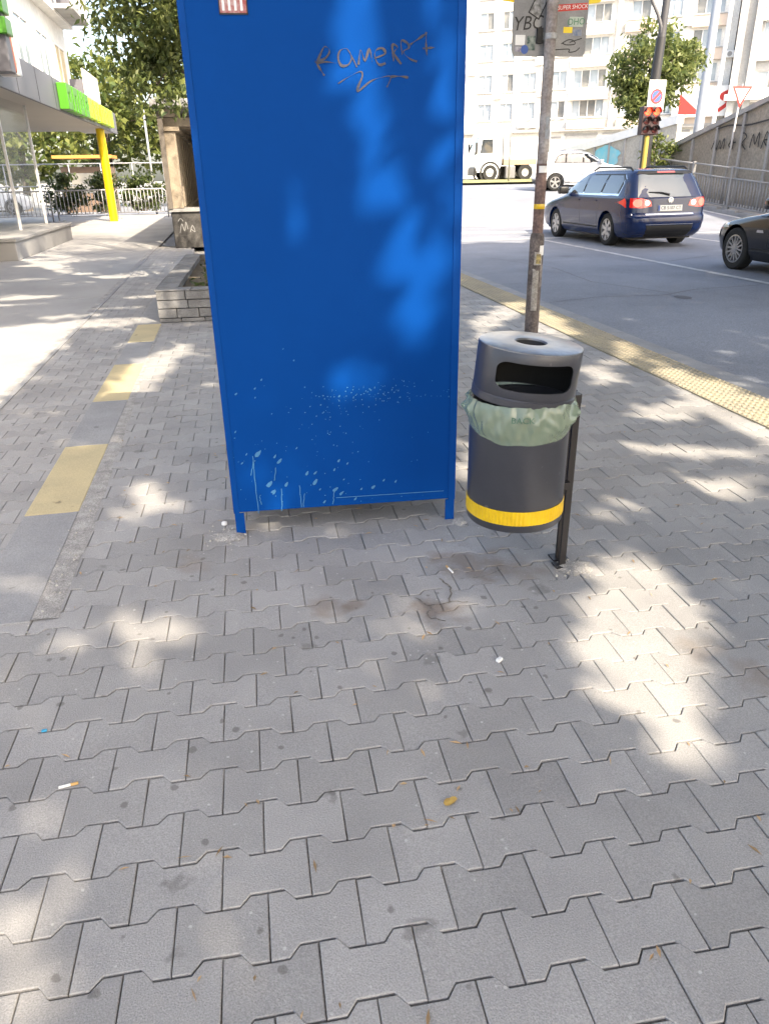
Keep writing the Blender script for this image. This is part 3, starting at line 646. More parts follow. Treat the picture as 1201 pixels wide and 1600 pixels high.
for z in (2.33, 2.80):
    MB().box(-0.06, 0.055, 0.030, 0.0430, z, z+0.045).build('clamp', STEEL, pl_)
    MB().lathe([(0.0395, 0), (0.0425, 0.001), (0.0425, 0.034), (0.0395, 0.035)], 20, (0.002, 0, z)).build('clamp', STEEL, pl_, smooth=True, sharp=35)
MB().box(-0.085, -0.045, 0.02, 0.0425, 2.31, 2.40).build('clamp_block', BLACKP, pl_)
def onsign(mb, cx, cz, ang=0, off=0.0425):
    ca, sa_ = math.cos(ang), math.sin(ang); return xf(mb, lambda x, y, z: (cx + x*ca - y*sa_, off, cz + x*sa_ + y*ca))
onsign(text_mb('YBC', 0.115, shear=0.25), -0.155, 2.425, R(4)).build('tag_lettering', BLACKP, sign)
onsign(text_mb('OHO', 0.055, shear=0.1), 0.197, 2.44, R(3), 0.0418).build('tag_lettering', mat('green_ink', (0.05, 0.20, 0.10), rough=.6), sign)
MB().box(0.150, 0.25, 0.0424, 0.0432, 2.412, 2.47).build('sticker', mat('pale_green_sticker', (0.42, .48, .42), rough=.6), sign)
m = MB().add([(-0.11, -0.02, 0), (0.11, -0.02, 0), (0.11, 0.02, 0), (-0.11, 0.02, 0)], [(0, 1, 2, 3)]); onsign(m, 0.165, 2.525, R(4)).build('sticker', REDP, sign)
onsign(text_mb('SUPER SHOCK', 0.034, shear=0.15), 0.165, 2.525, R(4), 0.0416).build('sticker_print', WHITE, sign)
for (x0, x1, z0, z1, mm) in ((-0.235, -0.165, 2.30, 2.36, WHITE), (-0.15, -0.09, 2.27, 2.355, mat('dark_green_sticker', (.03, .07, .06), rough=.6, c2=(.3, .33, .3), scale=40)), (-0.235, -0.175, 2.262, 2.292, mat('violet_sticker', (.16, .13, .22), rough=.6, c2=(.5, .5, .5), scale=50)), (0.11, 0.175, 2.375, 2.41, SIGNYEL), (0.18, 0.245, 2.36, 2.395, mat('blue_faded_sticker', (.12, .17, .28), rough=.6, c2=(.35, .35, .35), scale=40))):
    MB().box(x0, x1, 0.0424, 0.0432, z0, z1).build('sticker', mm, sign)
m = MB().lathe([(0.0, 0.0), (0.027, 0.0), (0.027, 0.0005), (0, 0.0006)], 20, (-0.165, 0.0416, 2.275), 'y'); m.build('sticker', BLUEP, sign)
m = MB().add([(-0.045, -0.07, 0), (0.045, -0.07, 0), (0.045, 0.07, 0), (-0.045, 0.07, 0)], [(0, 1, 2, 3)]); onsign(m, -0.08, 2.53, R(-28)).build('sticker', BLACKP, sign)
m = MB().add([(-0.037, -0.062, 0), (0.037, -0.062, 0), (0.037, 0.062, 0), (-0.037, 0.062, 0)], [(0, 1, 2, 3)]); onsign(m, -0.08, 2.53, R(-28), 0.0418).build('sticker', mat('silver_sticker', (.36, .36, .37), rough=.5, c2=(.06, .06, .06), scale=28), sign)
sc = MB()
for s in ([(0.10, 2.31), (0.15, 2.335), (0.19, 2.33), (0.20, 2.31), (0.14, 2.305), (0.11, 2.315)], [(0.06, 2.275), (0.16, 2.28), (0.16, 2.262), (0.21, 2.268), (0.24, 2.29)], [(0.16, 2.32), (0.25, 2.345)], [(-0.13, 2.58), (-0.10, 2.66), (-0.02, 2.62), (-0.09, 2.59)]):
    sc.ribbon(smooth(s), 0.006, lambda u, v: (u, 0.0422, v))
sc.build('tag_lettering', BLACKP, sign)

# ------------------------------------------------------------------ vegetation
def leaf_mesh(P, size, aspect=0.45, droop=0.4, seed=0, updir=0.5):
    """four-cornered leaves, one per point"""
    r = np.random.default_rng(seed); n = len(P)
    s = size * r.uniform(0.6, 1.25, n)
    a = r.normal(size=(n, 3)); a[:, 2] -= droop; a /= np.linalg.norm(a, axis=1)[:, None]
    nr_ = r.normal(size=(n, 3)); nr_[:, 2] += updir; b = np.cross(nr_, a); b /= np.linalg.norm(b, axis=1)[:, None]
    c = np.cross(a, b)
    L_ = a * s[:, None]; W_ = b * (s*aspect)[:, None]; B_ = c * (s*0.12)[:, None]
    V = np.empty((n, 4, 3)); V[:, 0] = P - L_*0.5; V[:, 1] = P + W_*0.5 - L_*0.05 + B_; V[:, 2] = P + L_*0.5; V[:, 3] = P - W_*0.5 - L_*0.05 + B_
    me = bpy.data.meshes.new('leaves'); me.vertices.add(4*n); me.vertices.foreach_set('co', V.reshape(-1))
    me.loops.add(4*n); me.loops.foreach_set('vertex_index', np.arange(4*n, dtype=np.int32))
    me.polygons.add(n); me.polygons.foreach_set('loop_start', np.arange(0, 4*n, 4, dtype=np.int32)); me.polygons.foreach_set('loop_total', np.full(n, 4, dtype=np.int32))
    me.update(); me.validate()
    return me
def clump_points(c, rad, n_clump, per, cr, seed, shell=0.55, zmin=-1e9):
    """leaf positions gathered in clumps towards the outside of an ellipsoid"""
    r = np.random.default_rng(seed); d = r.normal(size=(n_clump, 3)); d /= np.linalg.norm(d, axis=1)[:, None]
    k = shell + (1-shell)*r.random(n_clump)**0.6; C = np.array(c) + d*k[:, None]*np.array(rad)*r.uniform(0.82, 1.12, n_clump)[:, None]
    p = r.normal(size=(n_clump, per, 3)); p /= np.linalg.norm(p, axis=2)[..., None]; p *= (r.random((n_clump, per))**0.45)[..., None]
    s = cr*r.uniform(0.6, 1.35, n_clump); P = (C[:, None, :] + p*s[:, None, None]*np.array([1, 1, 0.75])).reshape(-1, 3)
    return P[P[:, 2] > zmin], C
def trunk_mesh(base, top, r0, targets, seed=0, lean=0.2):
    rr = random.Random(seed); m = MB(); b = Vector(base); t = Vector(top); pts = []; n = 7
    for k in range(n):
        f = k/(n-1); pts.append(b.lerp(t, f) + Vector((rr.uniform(-1, 1), rr.uniform(-1, 1), 0))*lean*0.15*math.sin(math.pi*f))
    m.tube([b - Vector((0, 0, .05))] + pts, [r0*1.35] + [r0*(1-0.55*k/(n-1)) for k in range(n)], 12)
    for q in targets:
        q = Vector(q); s = pts[rr.randint(n-4, n-1)]; mid = s.lerp(q, 0.5) + Vector((0, 0, (q-s).length*0.10)) + Vector((rr.uniform(-.15, .15), rr.uniform(-.15, .15), 0))
        m.tube([s, s.lerp(mid, .5) + Vector((0, 0, .04)), mid, q], [r0*.38, r0*.28, r0*.19, r0*.05], 6)
    return m
def tree(name, label, base, top, r0, crowns, lm, leaf, seed, group=None, cat='tree', limbs=14, aspect=0.42, cull=None, droop=.4):
    """crowns: list of (centre, radii, n_clump, leaves per clump, clump radius)"""
    t = thing(name, label, cat, base, 0, group); b = np.array(base)
    P = []; Cs = []
    for k, (c, rad, nc, per, cr) in enumerate(crowns):
        p, C = clump_points(c, rad, nc, per, cr, seed*31+k); P.append(p); Cs.append(C)
    P = np.concatenate(P); Cs = np.concatenate(Cs)
    if cull is not None: P = P[cull(P)]
    place('crown', leaf_mesh(P - b, leaf, aspect, droop, seed), lm, t)
    pick = Cs[np.random.default_rng(seed).permutation(len(Cs))[:limbs*4]]
    if cull is not None: pick = np.array([q for q in pick if limb_clear(np.array(top), q)])
    pick = pick[:limbs] - b
    trunk_mesh((0, 0, 0), tuple(np.array(top)-b), r0, [tuple(q) for q in pick], seed).build('trunk', BARK, t, smooth=True)
    return t

# lit places on the pavement and on the cabinet: crown leaves are removed to let sun fall here
LIT = [[(1.6,2.64),(1.61,2.52),(1.64,2.14),(1.55,1.9),(1.31,1.6),(1.09,1.37),(1.04,1.35),(1.06,1.56),(1.05,1.75),(1.04,1.97),(1.1,2.12),(1.26,2.27),(1.45,2.5)],
 [(-.95,2.36),(-.77,2.45),(-.57,2.54),(-.33,2.50),(-.28,2.33),(-.42,2.14),(-.55,1.99),(-.7,1.93),(-.85,2.03)],
 [(-.19,1.17),(-.09,1.18),(-.07,1.01),(-.16,.99),(-.21,1.08)], [(.09,1.02),(.2,1.0),(.18,.94),(.11,.95)], [(-.70,1.26),(-.57,1.25),(-.50,1.01),(-.65,1.03)],
 [(-.75,7.48),(-.63,7.44),(-.56,6.74),(-.69,5.7),(-1.12,5.62),(-.98,7.1)], [(-.64,5.0),(-.19,5.5),(-.12,4.7),(-.55,4.6)], [(-.7,3.9),(-.24,3.96),(-.18,3.7),(-.49,3.4),(-.75,3.5)],
 [(-1.12,3.12),(-.90,3.09),(-.85,2.75),(-1.0,2.66),(-1.12,2.96)], [(.39,2.32),(.60,2.31),(.54,2.20),(.41,2.22)],
 [(2.53,8.13),(3.49,9.29),(3.54,8.75),(2.19,6.8)], [(3.61,8.73),(3.44,7.1),(2.95,6.59),(3.01,7.59)], [(3.47,6.59),(3.56,6.13),(3.21,5.71),(3.16,5.97)],
 [(3.48,5.88),(3.6,4.28),(3.3,3.4),(2.99,3.7),(2.99,4.25),(3.14,5.07)], [(2.79,5.82),(3.05,5.75),(2.95,5.12),(2.54,5.04)], [(1.55,3.02),(2.02,3.25),(2.73,3.2),(2.46,2.92),(1.96,2.96),(1.57,2.84)],
 [(2.64,4.73),(3.0,4.39),(2.88,4.17),(2.44,4.3)], [(2.1,3.95),(2.48,3.84),(2.99,3.6),(2.86,3.46),(2.2,3.6)], [(1.49,4.79),(1.6,4.78),(1.22,3.44),(1.08,3.45)],
 [(-2.7,8.9),(-1.80,9.35),(-1.80,5.3),(-2.6,4.6),(-3.6,5.5),(-3.6,8.0)], [(-4.4,9.2),(-3.6,9.6),(-3.2,11.2),(-4.4,11.5)]]
FACE = [([(.49,2.35),(.53,1.8),(.61,1.4),(.69,1.05),(.73,.88)], .135), ([(.76,2.1),(.83,1.75),(.885,1.35),(.90,1.1)], .095), ([(.42,.66),(.50,.70)], .125), ([(.25,1.5),(.30,1.25)], .085)]
def near_line(x, y, pts, r_):
    m_ = np.zeros(len(x), bool)
    for (x0, y0), (x1, y1) in zip(pts, pts[1:]):
        dx, dy = x1-x0, y1-y0; f = np.clip(((x-x0)*dx + (y-y0)*dy)/(dx*dx+dy*dy), 0, 1); m_ |= (x-x0-f*dx)**2 + (y-y0-f*dy)**2 < r_*r_
    return m_
def inpoly(x, y, poly):
    ins = np.zeros(len(x), bool); n = len(poly)
    for i in range(n):
        x0, y0 = poly[i]; x1, y1 = poly[(i+1) % n]
        if y0 == y1: continue
        c = ((y0 > y) != (y1 > y)) & (x < (x1-x0)*(y-y0)/(y1-y0) + x0); ins ^= c
    return ins
_blot = np.random.default_rng(21)
# small random gaps cut in the crowns, for sun flecks on the left plaza, the right pavement and the road
GAPS = []
for k in range(46): GAPS.append((_blot.uniform(-4.4, -1.0), _blot.uniform(9, 19.5), _blot.uniform(.25, .6), _blot.uniform(.10, .28)))
for k in range(18): GAPS.append((_blot.uniform(1.5, 3.5), _blot.uniform(3.0, 10.5), _blot.uniform(.10, .26), _blot.uniform(.05, .14)))
for k in range(10): GAPS.append((_blot.uniform(-.75, -.15), _blot.uniform(3.2, 6.0), _blot.uniform(.06, .16), _blot.uniform(.05, .12)))
def shade_keep(P):
    """which leaves stay: those whose shadow falls outside the gaps and outside the open crossroad"""
    d = np.array(SUN); k = P[:, 2] / -d[2]; G = P + d*k[:, None]; gx, gy = G[:, 0], G[:, 1]
    r = np.random.default_rng(5).random(len(P)); lit = np.zeros(len(P), bool)
    for pi, poly in enumerate(LIT):
        e = .06 if pi in (0, 19) else .03
        part = r < .94 if pi in (1, 7, 8) else True
        for ox, oy in ((0, 0), (e, 0), (-e, 0), (0, e), (0, -e), (e*.7, e*.7), (-e*.7, e*.7), (e*.7, -e*.7), (-e*.7, -e*.7)): lit |= inpoly(gx+ox, gy+oy, poly) & part
    for (cx, cy, rx, ry) in GAPS: lit |= ((gx-cx)/rx)**2 + ((gy-cy)/ry)**2 < 1
    t = (3.11 - P[:, 1]) / d[1]; F = P + d*t[:, None]
    on = (t > 0) & (F[:, 0] > -.11) & (F[:, 0] < .93) & (F[:, 2] > .1) & (F[:, 2] < 2.3)
    fl = np.zeros(len(P), bool)
    for pts, r_ in FACE: fl |= near_line(F[:, 0], F[:, 2], pts, r_)
    fl |= r > .93     # random leaves removed to mottle the cabinet with sun
    cut = np.where(on, fl, lit)
    # leaves thinned to brighten the pavement and lower left, and to sunlight the tree behind the cabinet
    soft = .5 + .5*np.sin(gx*3.1 + 1.3*np.sin(gy*1.7))*np.sin(gy*2.3 + .8*np.sin(gx*2.1) + 1)
    cut |= ~on & (gy < 12) & (gx < 3.7) & ~((gx > .75) & (gy < 2.7)) & (r < .10 + .58*soft**2)
    thin = (gx > -.75) & (gx < .45) & (gy > .8) & (gy < 1.75)
    cut |= ~on & thin & (r < .72)
    t3 = (12.2 - P[:, 1]) / d[1]; Q = P + d*t3[:, None]; cut |= (t3 > 0) & (np.abs(Q[:, 0] + .7) < 1.3) & (Q[:, 2] > 2.2) & (Q[:, 2] < 6)
    # leaves that would shade the crossroad and the far end are removed
    edge = 18.6 + 0.5*np.sin(gx*1.7) + 0.35*np.sin(gx*4.1+1)
    cut |= (gy > edge)
    # the bin's side stays in shade, as does everything between
    t2 = (2.45 - P[:, 1]) / d[1]; B = P + d*t2[:, None]; onb = (B[:, 0] > .75) & (B[:, 0] < 1.3) & (B[:, 2] > .1) & (B[:, 2] < 1.05)
    cut &= ~onb
    return ~cut
def limb_clear(a, b_):
    """a limb whose shadow would cross none of the large gaps"""
    d = np.array(SUN); P = np.array([a + (b_-a)*f for f in np.linspace(0, 1, 24)]); G = P + d*(P[:, 2]/-d[2])[:, None]; F = P + d*((3.11-P[:, 1])/d[1])[:, None]
    for k in (0, 1, 19):
        for ox, oy in ((0, 0), (.1, 0), (-.1, 0), (0, .1), (0, -.1)):
            if inpoly(G[:, 0]+ox, G[:, 1]+oy, LIT[k]).any(): return False
    return not ((F[:, 0] > .3) & (F[:, 0] < .95) & (F[:, 2] > .4) & (F[:, 2] < 2.3)).any()
# unseen street trees behind and beside the viewer, crowns shaped to throw the dappled shade
for k, (tx, ty, cz, rx, ry, rz_, nc, lab) in enumerate([
    (4.6, -4.6, 7.2, 3.6, 3.6, 2.6, 1500, 'street tree behind the viewer, nearest the kerb'),
    (1.0, -6.6, 7.0, 3.4, 3.4, 2.5, 1400, 'street tree behind the viewer, in the middle of the pavement'),
    (2.9, 0.6, 8.0, 3.4, 3.6, 2.4, 1500, 'street tree with its crown high over the viewer'),
    (7.0, 4.4, 9.2, 4.0, 4.4, 2.4, 1700, 'street tree overhanging the near lane of the road'),
    (13.2, 2.6, 8.6, 4.6, 4.8, 2.9, 2000, 'street tree on the far side of the road'),
    (12.9, 8.2, 8.2, 4.4, 4.0, 2.6, 1800, 'street tree on the far side of the road near the waiting cars'),
    (0.2, 6.4, 8.8, 3.9, 4.4, 2.2, 1700, 'street tree hidden behind the cabinet, its crown over the plaza'),  # trunk and crown unseen, added for the plaza shade
    (9.2, -3.6, 8.4, 4.6, 4.2, 2.6, 1700, 'street tree on the far side of the road behind the viewer')]):
    bx_, by_ = {2: (4.2, -1.6), 3: (13.8, 5.6), 6: (1.15, 9.3), 7: (13.6, -5.2)}.get(k, (tx, ty))
    tree('shade_tree', lab, (bx_, by_, -0.03), (tx*0.8+bx_*0.2, ty*0.8+by_*0.2, cz-1.2), 0.19, [((tx, ty, cz), (rx, ry, rz_), nc, 9, 0.55)], LEAF_D, 0.30, 40+k, 'street trees casting the dappled shade', limbs=18, aspect=0.62, cull=shade_keep, droop=.1)

# tree in the planter behind the cabinet
tree('street_tree', 'leafy street tree growing behind the blue cabinet', (0.75, 12.6, 0.1), (0.55, 12.7, 4.0), 0.14,
     [((0.1, 12.7, 4.7), (1.65, 2.0, 1.9), 150, 95, 0.38), ((-0.85, 12.2, 3.6), (0.62, 0.9, 0.85), 50, 85, 0.30), ((-0.75, 12.0, 2.75), (0.35, 0.5, 0.45), 14, 70, 0.22), ((1.5, 12.6, 4.7), (0.72, .9, 1.2), 40, 80, .34), ((1.3, 12.7, 8.2), (4.4, 2.6, 2.0), 260, 40, .6), ((-2.2, 15.4, 8.8), (3.0, 2.6, 1.9), 200, 40, .6)],  # last two crowns, out of view, added to shade colonnade and shop
     LEAF_A, 0.125, 3, limbs=30, aspect=0.34, droop=.9)
tree('street_tree', 'broad leafy tree behind the traffic light pole', (18.5, 32.6, 0.9), (17.6, 32.0, 4.4), 0.16,
     [((17.3, 31.6, 5.25), (1.55, 1.3, 1.5), 120, 46, 0.42), ((16.6, 31.4, 4.1), (.8, .8, .9), 36, 46, .36), ((18.6, 32, 5.6), (.9, .8, .7), 34, 40, .36)], LEAF_A, 0.26, 5, limbs=18, aspect=0.4)
for k, (x, y, cz, rr, lab) in enumerate([(-11.5, 50, 4.6, 3.6, 'sunlit tree far left behind the barriers'), (-7.6, 57, 5.6, 3.8, 'pale green tree behind the yellow pillar'),
      (-3.6, 53, 5.2, 3.6, 'pale tree between the yellow pillar and the colonnade'), (-16.5, 58, 5.5, 4.2, 'tree at the far left edge behind the shop canopy'), (0.5, 62, 6.5, 4.2, 'tall tree far behind the colonnade')]):
    tree('background_tree', lab, (x, y, -0.08), (x+.3, y, cz-.8), 0.25, [((x, y, cz), (rr, rr*.8, rr*.95), 150, 24, 0.75)], LEAF_B, 0.5, 60+k, 'trees beyond the barriers', limbs=8, aspect=.5)
def shrub(name, label, c, rad, n, lm, leaf, seed, group=None):
    t = thing(name, label, 'shrub', (c[0], c[1], c[2]-rad[2]), 0, group); b = np.array((c[0], c[1], c[2]-rad[2]))
    P, C = clump_points(c, rad, n, 40, 0.28, seed, shell=.35)
    place('foliage', leaf_mesh(P-b, leaf, .45, .2, seed), lm, t)
    m = MB(); 
    for q in C[:8]: q = Vector(q-b); m.tube([(q.x*.1, q.y*.1, -.05), q*.5, q], [.018, .012, .005], 5)
    m.build('stem', BARK, t)
shrub('bush', 'dark green bush at the foot of the railing near the black car', (17.2, 19.4, 1.05), (1.1, 0.9, 0.95), 70, LEAF_C, .13, 81)
shrub('bush', 'scrubby bush behind the traffic light post', (16.9, 29.6, 1.9), (.7, .5, .8), 26, LEAF_B, .16, 82)
for k in range(4): shrub('hedge_shrub', ['clipped hedge shrub left of the yellow pillar', 'clipped hedge shrub just behind the yellow pillar', 'clipped hedge shrub right of the yellow pillar', 'clipped hedge shrub next to the colonnade'][k], (-7.4+k*1.75, 39.5, 1.0), (1.0, .6, .85), 44, LEAF_C, .2, 90+k, 'hedge behind the barriers')

# ------------------------------------------------------------------ planter of stone blocks
pt = thing('stone_planter', 'low planter of grey stone blocks left of the cabinet', 'planter', (-0.90, 8.93, 0), R(-2))
random.seed(4)
def blockrow(y0, y1, x0, x1, z0, z1, along, n, name='stone_block', jit=0.006):
    cuts = sorted([k/n + (random.uniform(-.12, .12)/n if 0 < k < n else 0) for k in range(n+1)])
    for a, b in zip(cuts, cuts[1:]):
        m = MB(); d = random.uniform(-jit, jit)
        if along == 'x': m.box(x0+(x1-x0)*a+.004, x0+(x1-x0)*b-.004, y0+d, y1+d, z0+.004, z1-.004, .007)
        else: m.box(x0+d, x1+d, y0+(y1-y0)*a+.004, y0+(y1-y0)*b-.004, z0+.004, z1-.004, .007)
        m.build(name, BLOCK, pt)
hs = [(0.0, 0.05), (0.05, 0.155), (0.155, 0.25), (0.25, 0.352)]
for k, (z0, z1) in enumerate(hs):
    blockrow(0, .20, 0, 1.9, z0, z1, 'x', [7, 8, 5, 6][k])
    blockrow(.21, 4.4, 0, .20, z0, z1, 'y', 11)
    blockrow(4.41, 4.6, 0, 1.9, z0, z1, 'x', 6)
    blockrow(.21, 4.4, 1.70, 1.9, z0, z1, 'y', 11)
blockrow(-0.012, .23, -.012, 1.9, .353, .365, 'x', 5, 'coping_stone', .002); blockrow(.231, 4.4, -.012, .23, .353, .365, 'y', 8, 'coping_stone', .002)
MB().box(.2, 1.7, .2, 4.42, 0, .26).build('soil', SOIL, pt)
P, C = clump_points((-.1, 11.2, .33), (.6, 1.8, .16), 30, 24, .14, 55, shell=.1)
place('ground_cover', leaf_mesh(P - np.array((-0.90, 8.93, 0)), .09, .5, 0, 5), LEAF_C, pt)

# ------------------------------------------------------------------ colonnade behind the planter
cg = thing('stone_colonnade', 'beige colonnade with dark graffitied plinth behind the planter', 'building', (-1.32, 19.3, 0))
MB().box(0, 2.6, 0, 1.0, 0, 0.80, .02).build('plinth', DARKSTONE, cg)
MB().box(-.05, 2.65, -.05, 1.05, .802, .87, .01).build('plinth_cap', CONC, cg)
m = MB()
for s in ([(.12, .3), (.2, .55), (.26, .35), (.32, .6), (.36, .4)], [(.42, .32), (.5, .5), (.56, .32), (.45, .4)], [(.1, .62), (.18, .7), (.25, .62)]): m.ribbon(smooth([(a*.8+.05, b*.8+.1) for a, b in s]), .014, lambda u, v: (u, -.004, v))
m.build('graffiti', CONC, cg)
MB().box(1.9, 2.6, 1.0, 16, 0, 3.6).build('wall', STONE, cg)
for k in range(12):
    y = .12 + k*1.15
    if k: MB().box(-.02, .36, y-.03, y+.33, 0, .86, .02).build('plinth', STONE, cg)
    c = MB().box(.03, .30, y, y+.28, .872, 2.50, .015).build('column', STONE, cg)
    MB().box(-.04, .40, y-.05, y+.33, 2.501, 2.60, .01).build('capital', STONE, c)
    MB().box(-.02, 1.9, y+.02, y+.26, 2.602, 2.78, .01).build('beam', STONE, cg)
MB().box(.0, .34, 0, 15.4, 2.782, 2.95, .01).build('architrave', STONE, cg)
MB().box(-.16, 2.7, -.3, 16, 2.952, 3.12, .02).build('roof_slab', CONC, cg)
MB().box(-.05, .06, -.08, .03, .872, 3.0).build('downpipe', mat('old_downpipe', (.14, .12, .10), rough=.7, fine=.2), cg)

# ------------------------------------------------------------------ shop building on the left
sb = thing('shop_building', 'pale building with projecting shop canopy and green lettering on the left', 'building', (-4.4, 8.0, 0))
MB().box(-9, -1.3, 0, 28, 3.445, 15).build('wall', FACADE, sb)
MB().box(-9, -5.6, 0, 28, -.1, 3.44).build('shop_front', GREYPANEL, sb)
MB().box(-5.6, -1.3, 0, 28, 3.37, 3.442).build('soffit', SOFFIT, sb)
MB().box(-5.6, -.7, 0, 6.5, -.1, 3.36).build('shop_front', GREYPANEL, sb)
MB().box(-1.3, 0, 4, 29.4, 3.36, 3.44).build('soffit', SOFFIT, sb)
MB().box(-0.06, 0.02, 4, 29.4, 3.32, 4.12, .01).build('fascia', GREYPANEL, sb)
MB().box(-1.3, -0.061, 29.32, 29.4, 3.441, 4.12).build('fascia', GREYPANEL, sb)
MB().box(-1.3, -0.061, 4, 29.3, 4.05, 4.10).build('canopy_roof', CONC, sb)
for k in range(11): MB().box(0.021, 0.026, 6+k*2.1, 6+k*2.1+.012, 3.325, 4.115).build('panel_joint', TRIM, sb)
def letter(y, z, w, h, m, d, form):
    # raised block letters seen edge-on: uprights and bars
    b = MB(); t = w*.34
    b.box(.03, .03+d, y, y+t, z, z+h, .015)
    if form & 1: b.box(.03, .03+d, y+w-t, y+w, z, z+h*(.55 if form & 8 else 1), .015)
    if form & 2: b.box(.03, .03+d*.99, y+t*.9, y+w-t*.9, z+h*.68, z+h, .015)
    if form & 4: b.box(.03, .03+d*.98, y+t*.9, y+w-t*.9, z, z+h*.3, .015)
    return b.build('sign_letter', m, sb)
for k in range(4): letter(16.9 + k*.98, 3.36, .72, .66, GREENL, .26, (7, 3, 5, 7)[k])
for k in range(7): letter(21.2 + k*.85, 3.42, .56, .60, LIMEL, .20, (3, 7, 6, 1, 7, 5, 3)[k])
ps = MB().box(-.3, .55, 9.6, 9.95, 3.45, 5.8, .02).build('projecting_sign', GREYPANEL, sb)
for k, z in enumerate((5.05, 4.7, 4.35)): MB().box(.25, .62, 9.5, 9.98, z-.28, z, .02).build('sign_block', GREENL, ps)
MB().box(.1, .42, 10.2, 10.7, 3.55, 4.35, .03).build('sign_block', mat('red_orange_sign', (.55, .12, .05), rough=.5), ps)
MB().box(.05, .45, 10.75, 10.95, 3.5, 4.6, .03).build('sign_block', WHITE, ps)
for fl in range(4):
    z0 = 4.55 + fl*2.8
    MB().box(-1.3, -.9, 0, 28.02, z0-.42, z0-.22).build('floor_band', FACADE, sb)
    for k in range(9):
        y0 = 1.2 + k*3.0
        w = MB(); w.box(-1.31, -1.24, y0, y0+1.9, z0, z0+.07); w.box(-1.31, -1.24, y0, y0+1.9, z0+1.53, z0+1.6); w.box(-1.31, -1.24, y0, y0+.07, z0+.071, z0+1.529); w.box(-1.31, -1.24, y0+1.83, y0+1.9, z0+.071, z0+1.529); w.box(-1.31, -1.25, y0+.92, y0+.98, z0+.071, z0+1.529)
        wo = w.build('window', WINFRAME, sb)
        for a in (0, 1): MB().box(-1.32, -1.285, y0+.07+a*.91, y0+.92+a*.91, z0+.071, z0+1.529).build('pane', CURTAIN if (k*3+fl) % 4 == 0 else PANE, wo)
        MB().box(-1.3, -1.16, y0-.08, y0+1.98, z0-.07, z0-.002).build('sill', CONC, wo)
for fl in range(4):
    z0 = 4.2 + fl*2.8
    b = MB().box(-1.3, -.25, 24.2, 27.6, z0, z0+.14).build('balcony', CONC, sb)
    MB().box(-.31, -.25, 24.2, 27.6, z0+.141, z0+1.0).build('parapet', FACADE, b); MB().box(-1.3, -.312, 27.54, 27.6, z0+.141, z0+1.0).build('parapet', GREYPANEL, b)
yp = MB().tube([(0, 0, -.05), (0, 0, 3.355)], .165, 24); 
o = yp.build('round_pillar', YPILLAR, None, smooth=True, sharp=40, loc=(-4.62, 33.9, 0)); tag(o, 'bright yellow round pillar holding up the shop canopy corner', 'pillar')
# low wall with glazing and a door frame
lw = thing('low_wall', 'low pale concrete wall in front of the shop, left edge', 'wall', (-4.45, 17.6, 0))
MB().box(-1.2, 0, 0, 6.2, -.02, .36, .02).build('wall', LIGHTCONC, lw)
MB().box(-1.22, .03, -.03, 6.25, .361, .43, .01).build('coping', CONC, lw)
for y in (0.1, 3.1, 6.0): MB().box(-.62, -.56, y, y+.06, .431, 3.35).build('glazing_post', WINFRAME, lw)
for y in (0.17, 3.17): MB().box(-.595, -.587, y, y+2.82, .44, 3.34).build('glass_pane', glassmat('shop_glass', (.55, .6, .6), .03, .10), lw)
dr = thing('shop_door', 'open dark framed glass shop door at the left edge', 'door', (-5.0, 17.2, .0), R(8))
m = MB(); m.box(-.04, .04, 0, .05, 0, 2.3); m.box(-.04, .04, .95, 1.0, 0, 2.3); m.box(-.04, .04, .051, .949, 2.22, 2.3); m.box(-.04, .04, .051, .949, 0, .12); m.build('door_frame', TRIM, dr)
MB().box(-.008, .008, .051, .949, .121, 2.219).build('pane', glassmat('door_glass', (.3, .33, .33), .05, .25), dr)
MB().tube([(.09, .12, .8), (.09, .12, 1.4)], .015, 8).build('handle', STEEL, dr)

# crowd barriers across the end of the pavement
def barrier(label, x, y, rz):
    t = thing('crowd_barrier', label, 'barrier', (x, y, -.01), rz, 'pale metal crowd barriers'); w = 2.15
    m = MB(); m.tube([(0, 0, .0), (0, 0, 1.05), (.1, 0, 1.16), (w-.1, 0, 1.16), (w, 0, 1.05), (w, 0, 0)], .028, 8); m.tube([(0, 0, .24), (w, 0, .24)], .02, 8); m.build('frame', STEEL, t, smooth=True)
    for k in range(13):
        xx = w*(k+1)/14; MB().tube([(xx, 0, .24), (xx, 0, 1.15)], .016, 6).build('bar', STEEL, t, smooth=True)
    for xx in (.18, w-.18): MB().box(xx-.03, xx+.03, -.3, .3, 0, .03).build('foot', STEEL, t)
for k, (x, y, rz, lab) in enumerate([(-9.2, 34.2, R(12), 'crowd barrier at the far left under the shop canopy'), (-7.0, 35.3, R(8), 'crowd barrier just left of the yellow pillar'), (-4.75, 36.2, R(3), 'crowd barrier just right of the yellow pillar'), (-2.5, 36.5, R(0), 'crowd barrier nearest the colonnade')]): barrier(lab, x, y, rz)
rail = thing('street_railing', 'thin street railing running behind the crowd barriers', 'railing', (-12, 42.2, 0))
for k in range(10): MB().tube([(k*1.5, 0, -.1), (k*1.5, 0, 2.3)], .03, 8).build('post', STEEL, rail, smooth=True)
for z in (2.28, 1.3): MB().tube([(0, 0, z), (13.5, 0, z)], .03, 8).build('rail', STEEL, rail, smooth=True)
o = MB().tube([(0, 0, -.1), (0, 0, 4.5)], .05, 10).build('lamp_pole', STEEL, None, smooth=True, loc=(-3.45, 40.5, 0)); tag(o, 'thin pale pole standing by the colonnade', 'pole')
ks = thing('market_stall', 'small stall with orange awning beyond the barriers', 'stall', (-8.6, 46, 0))
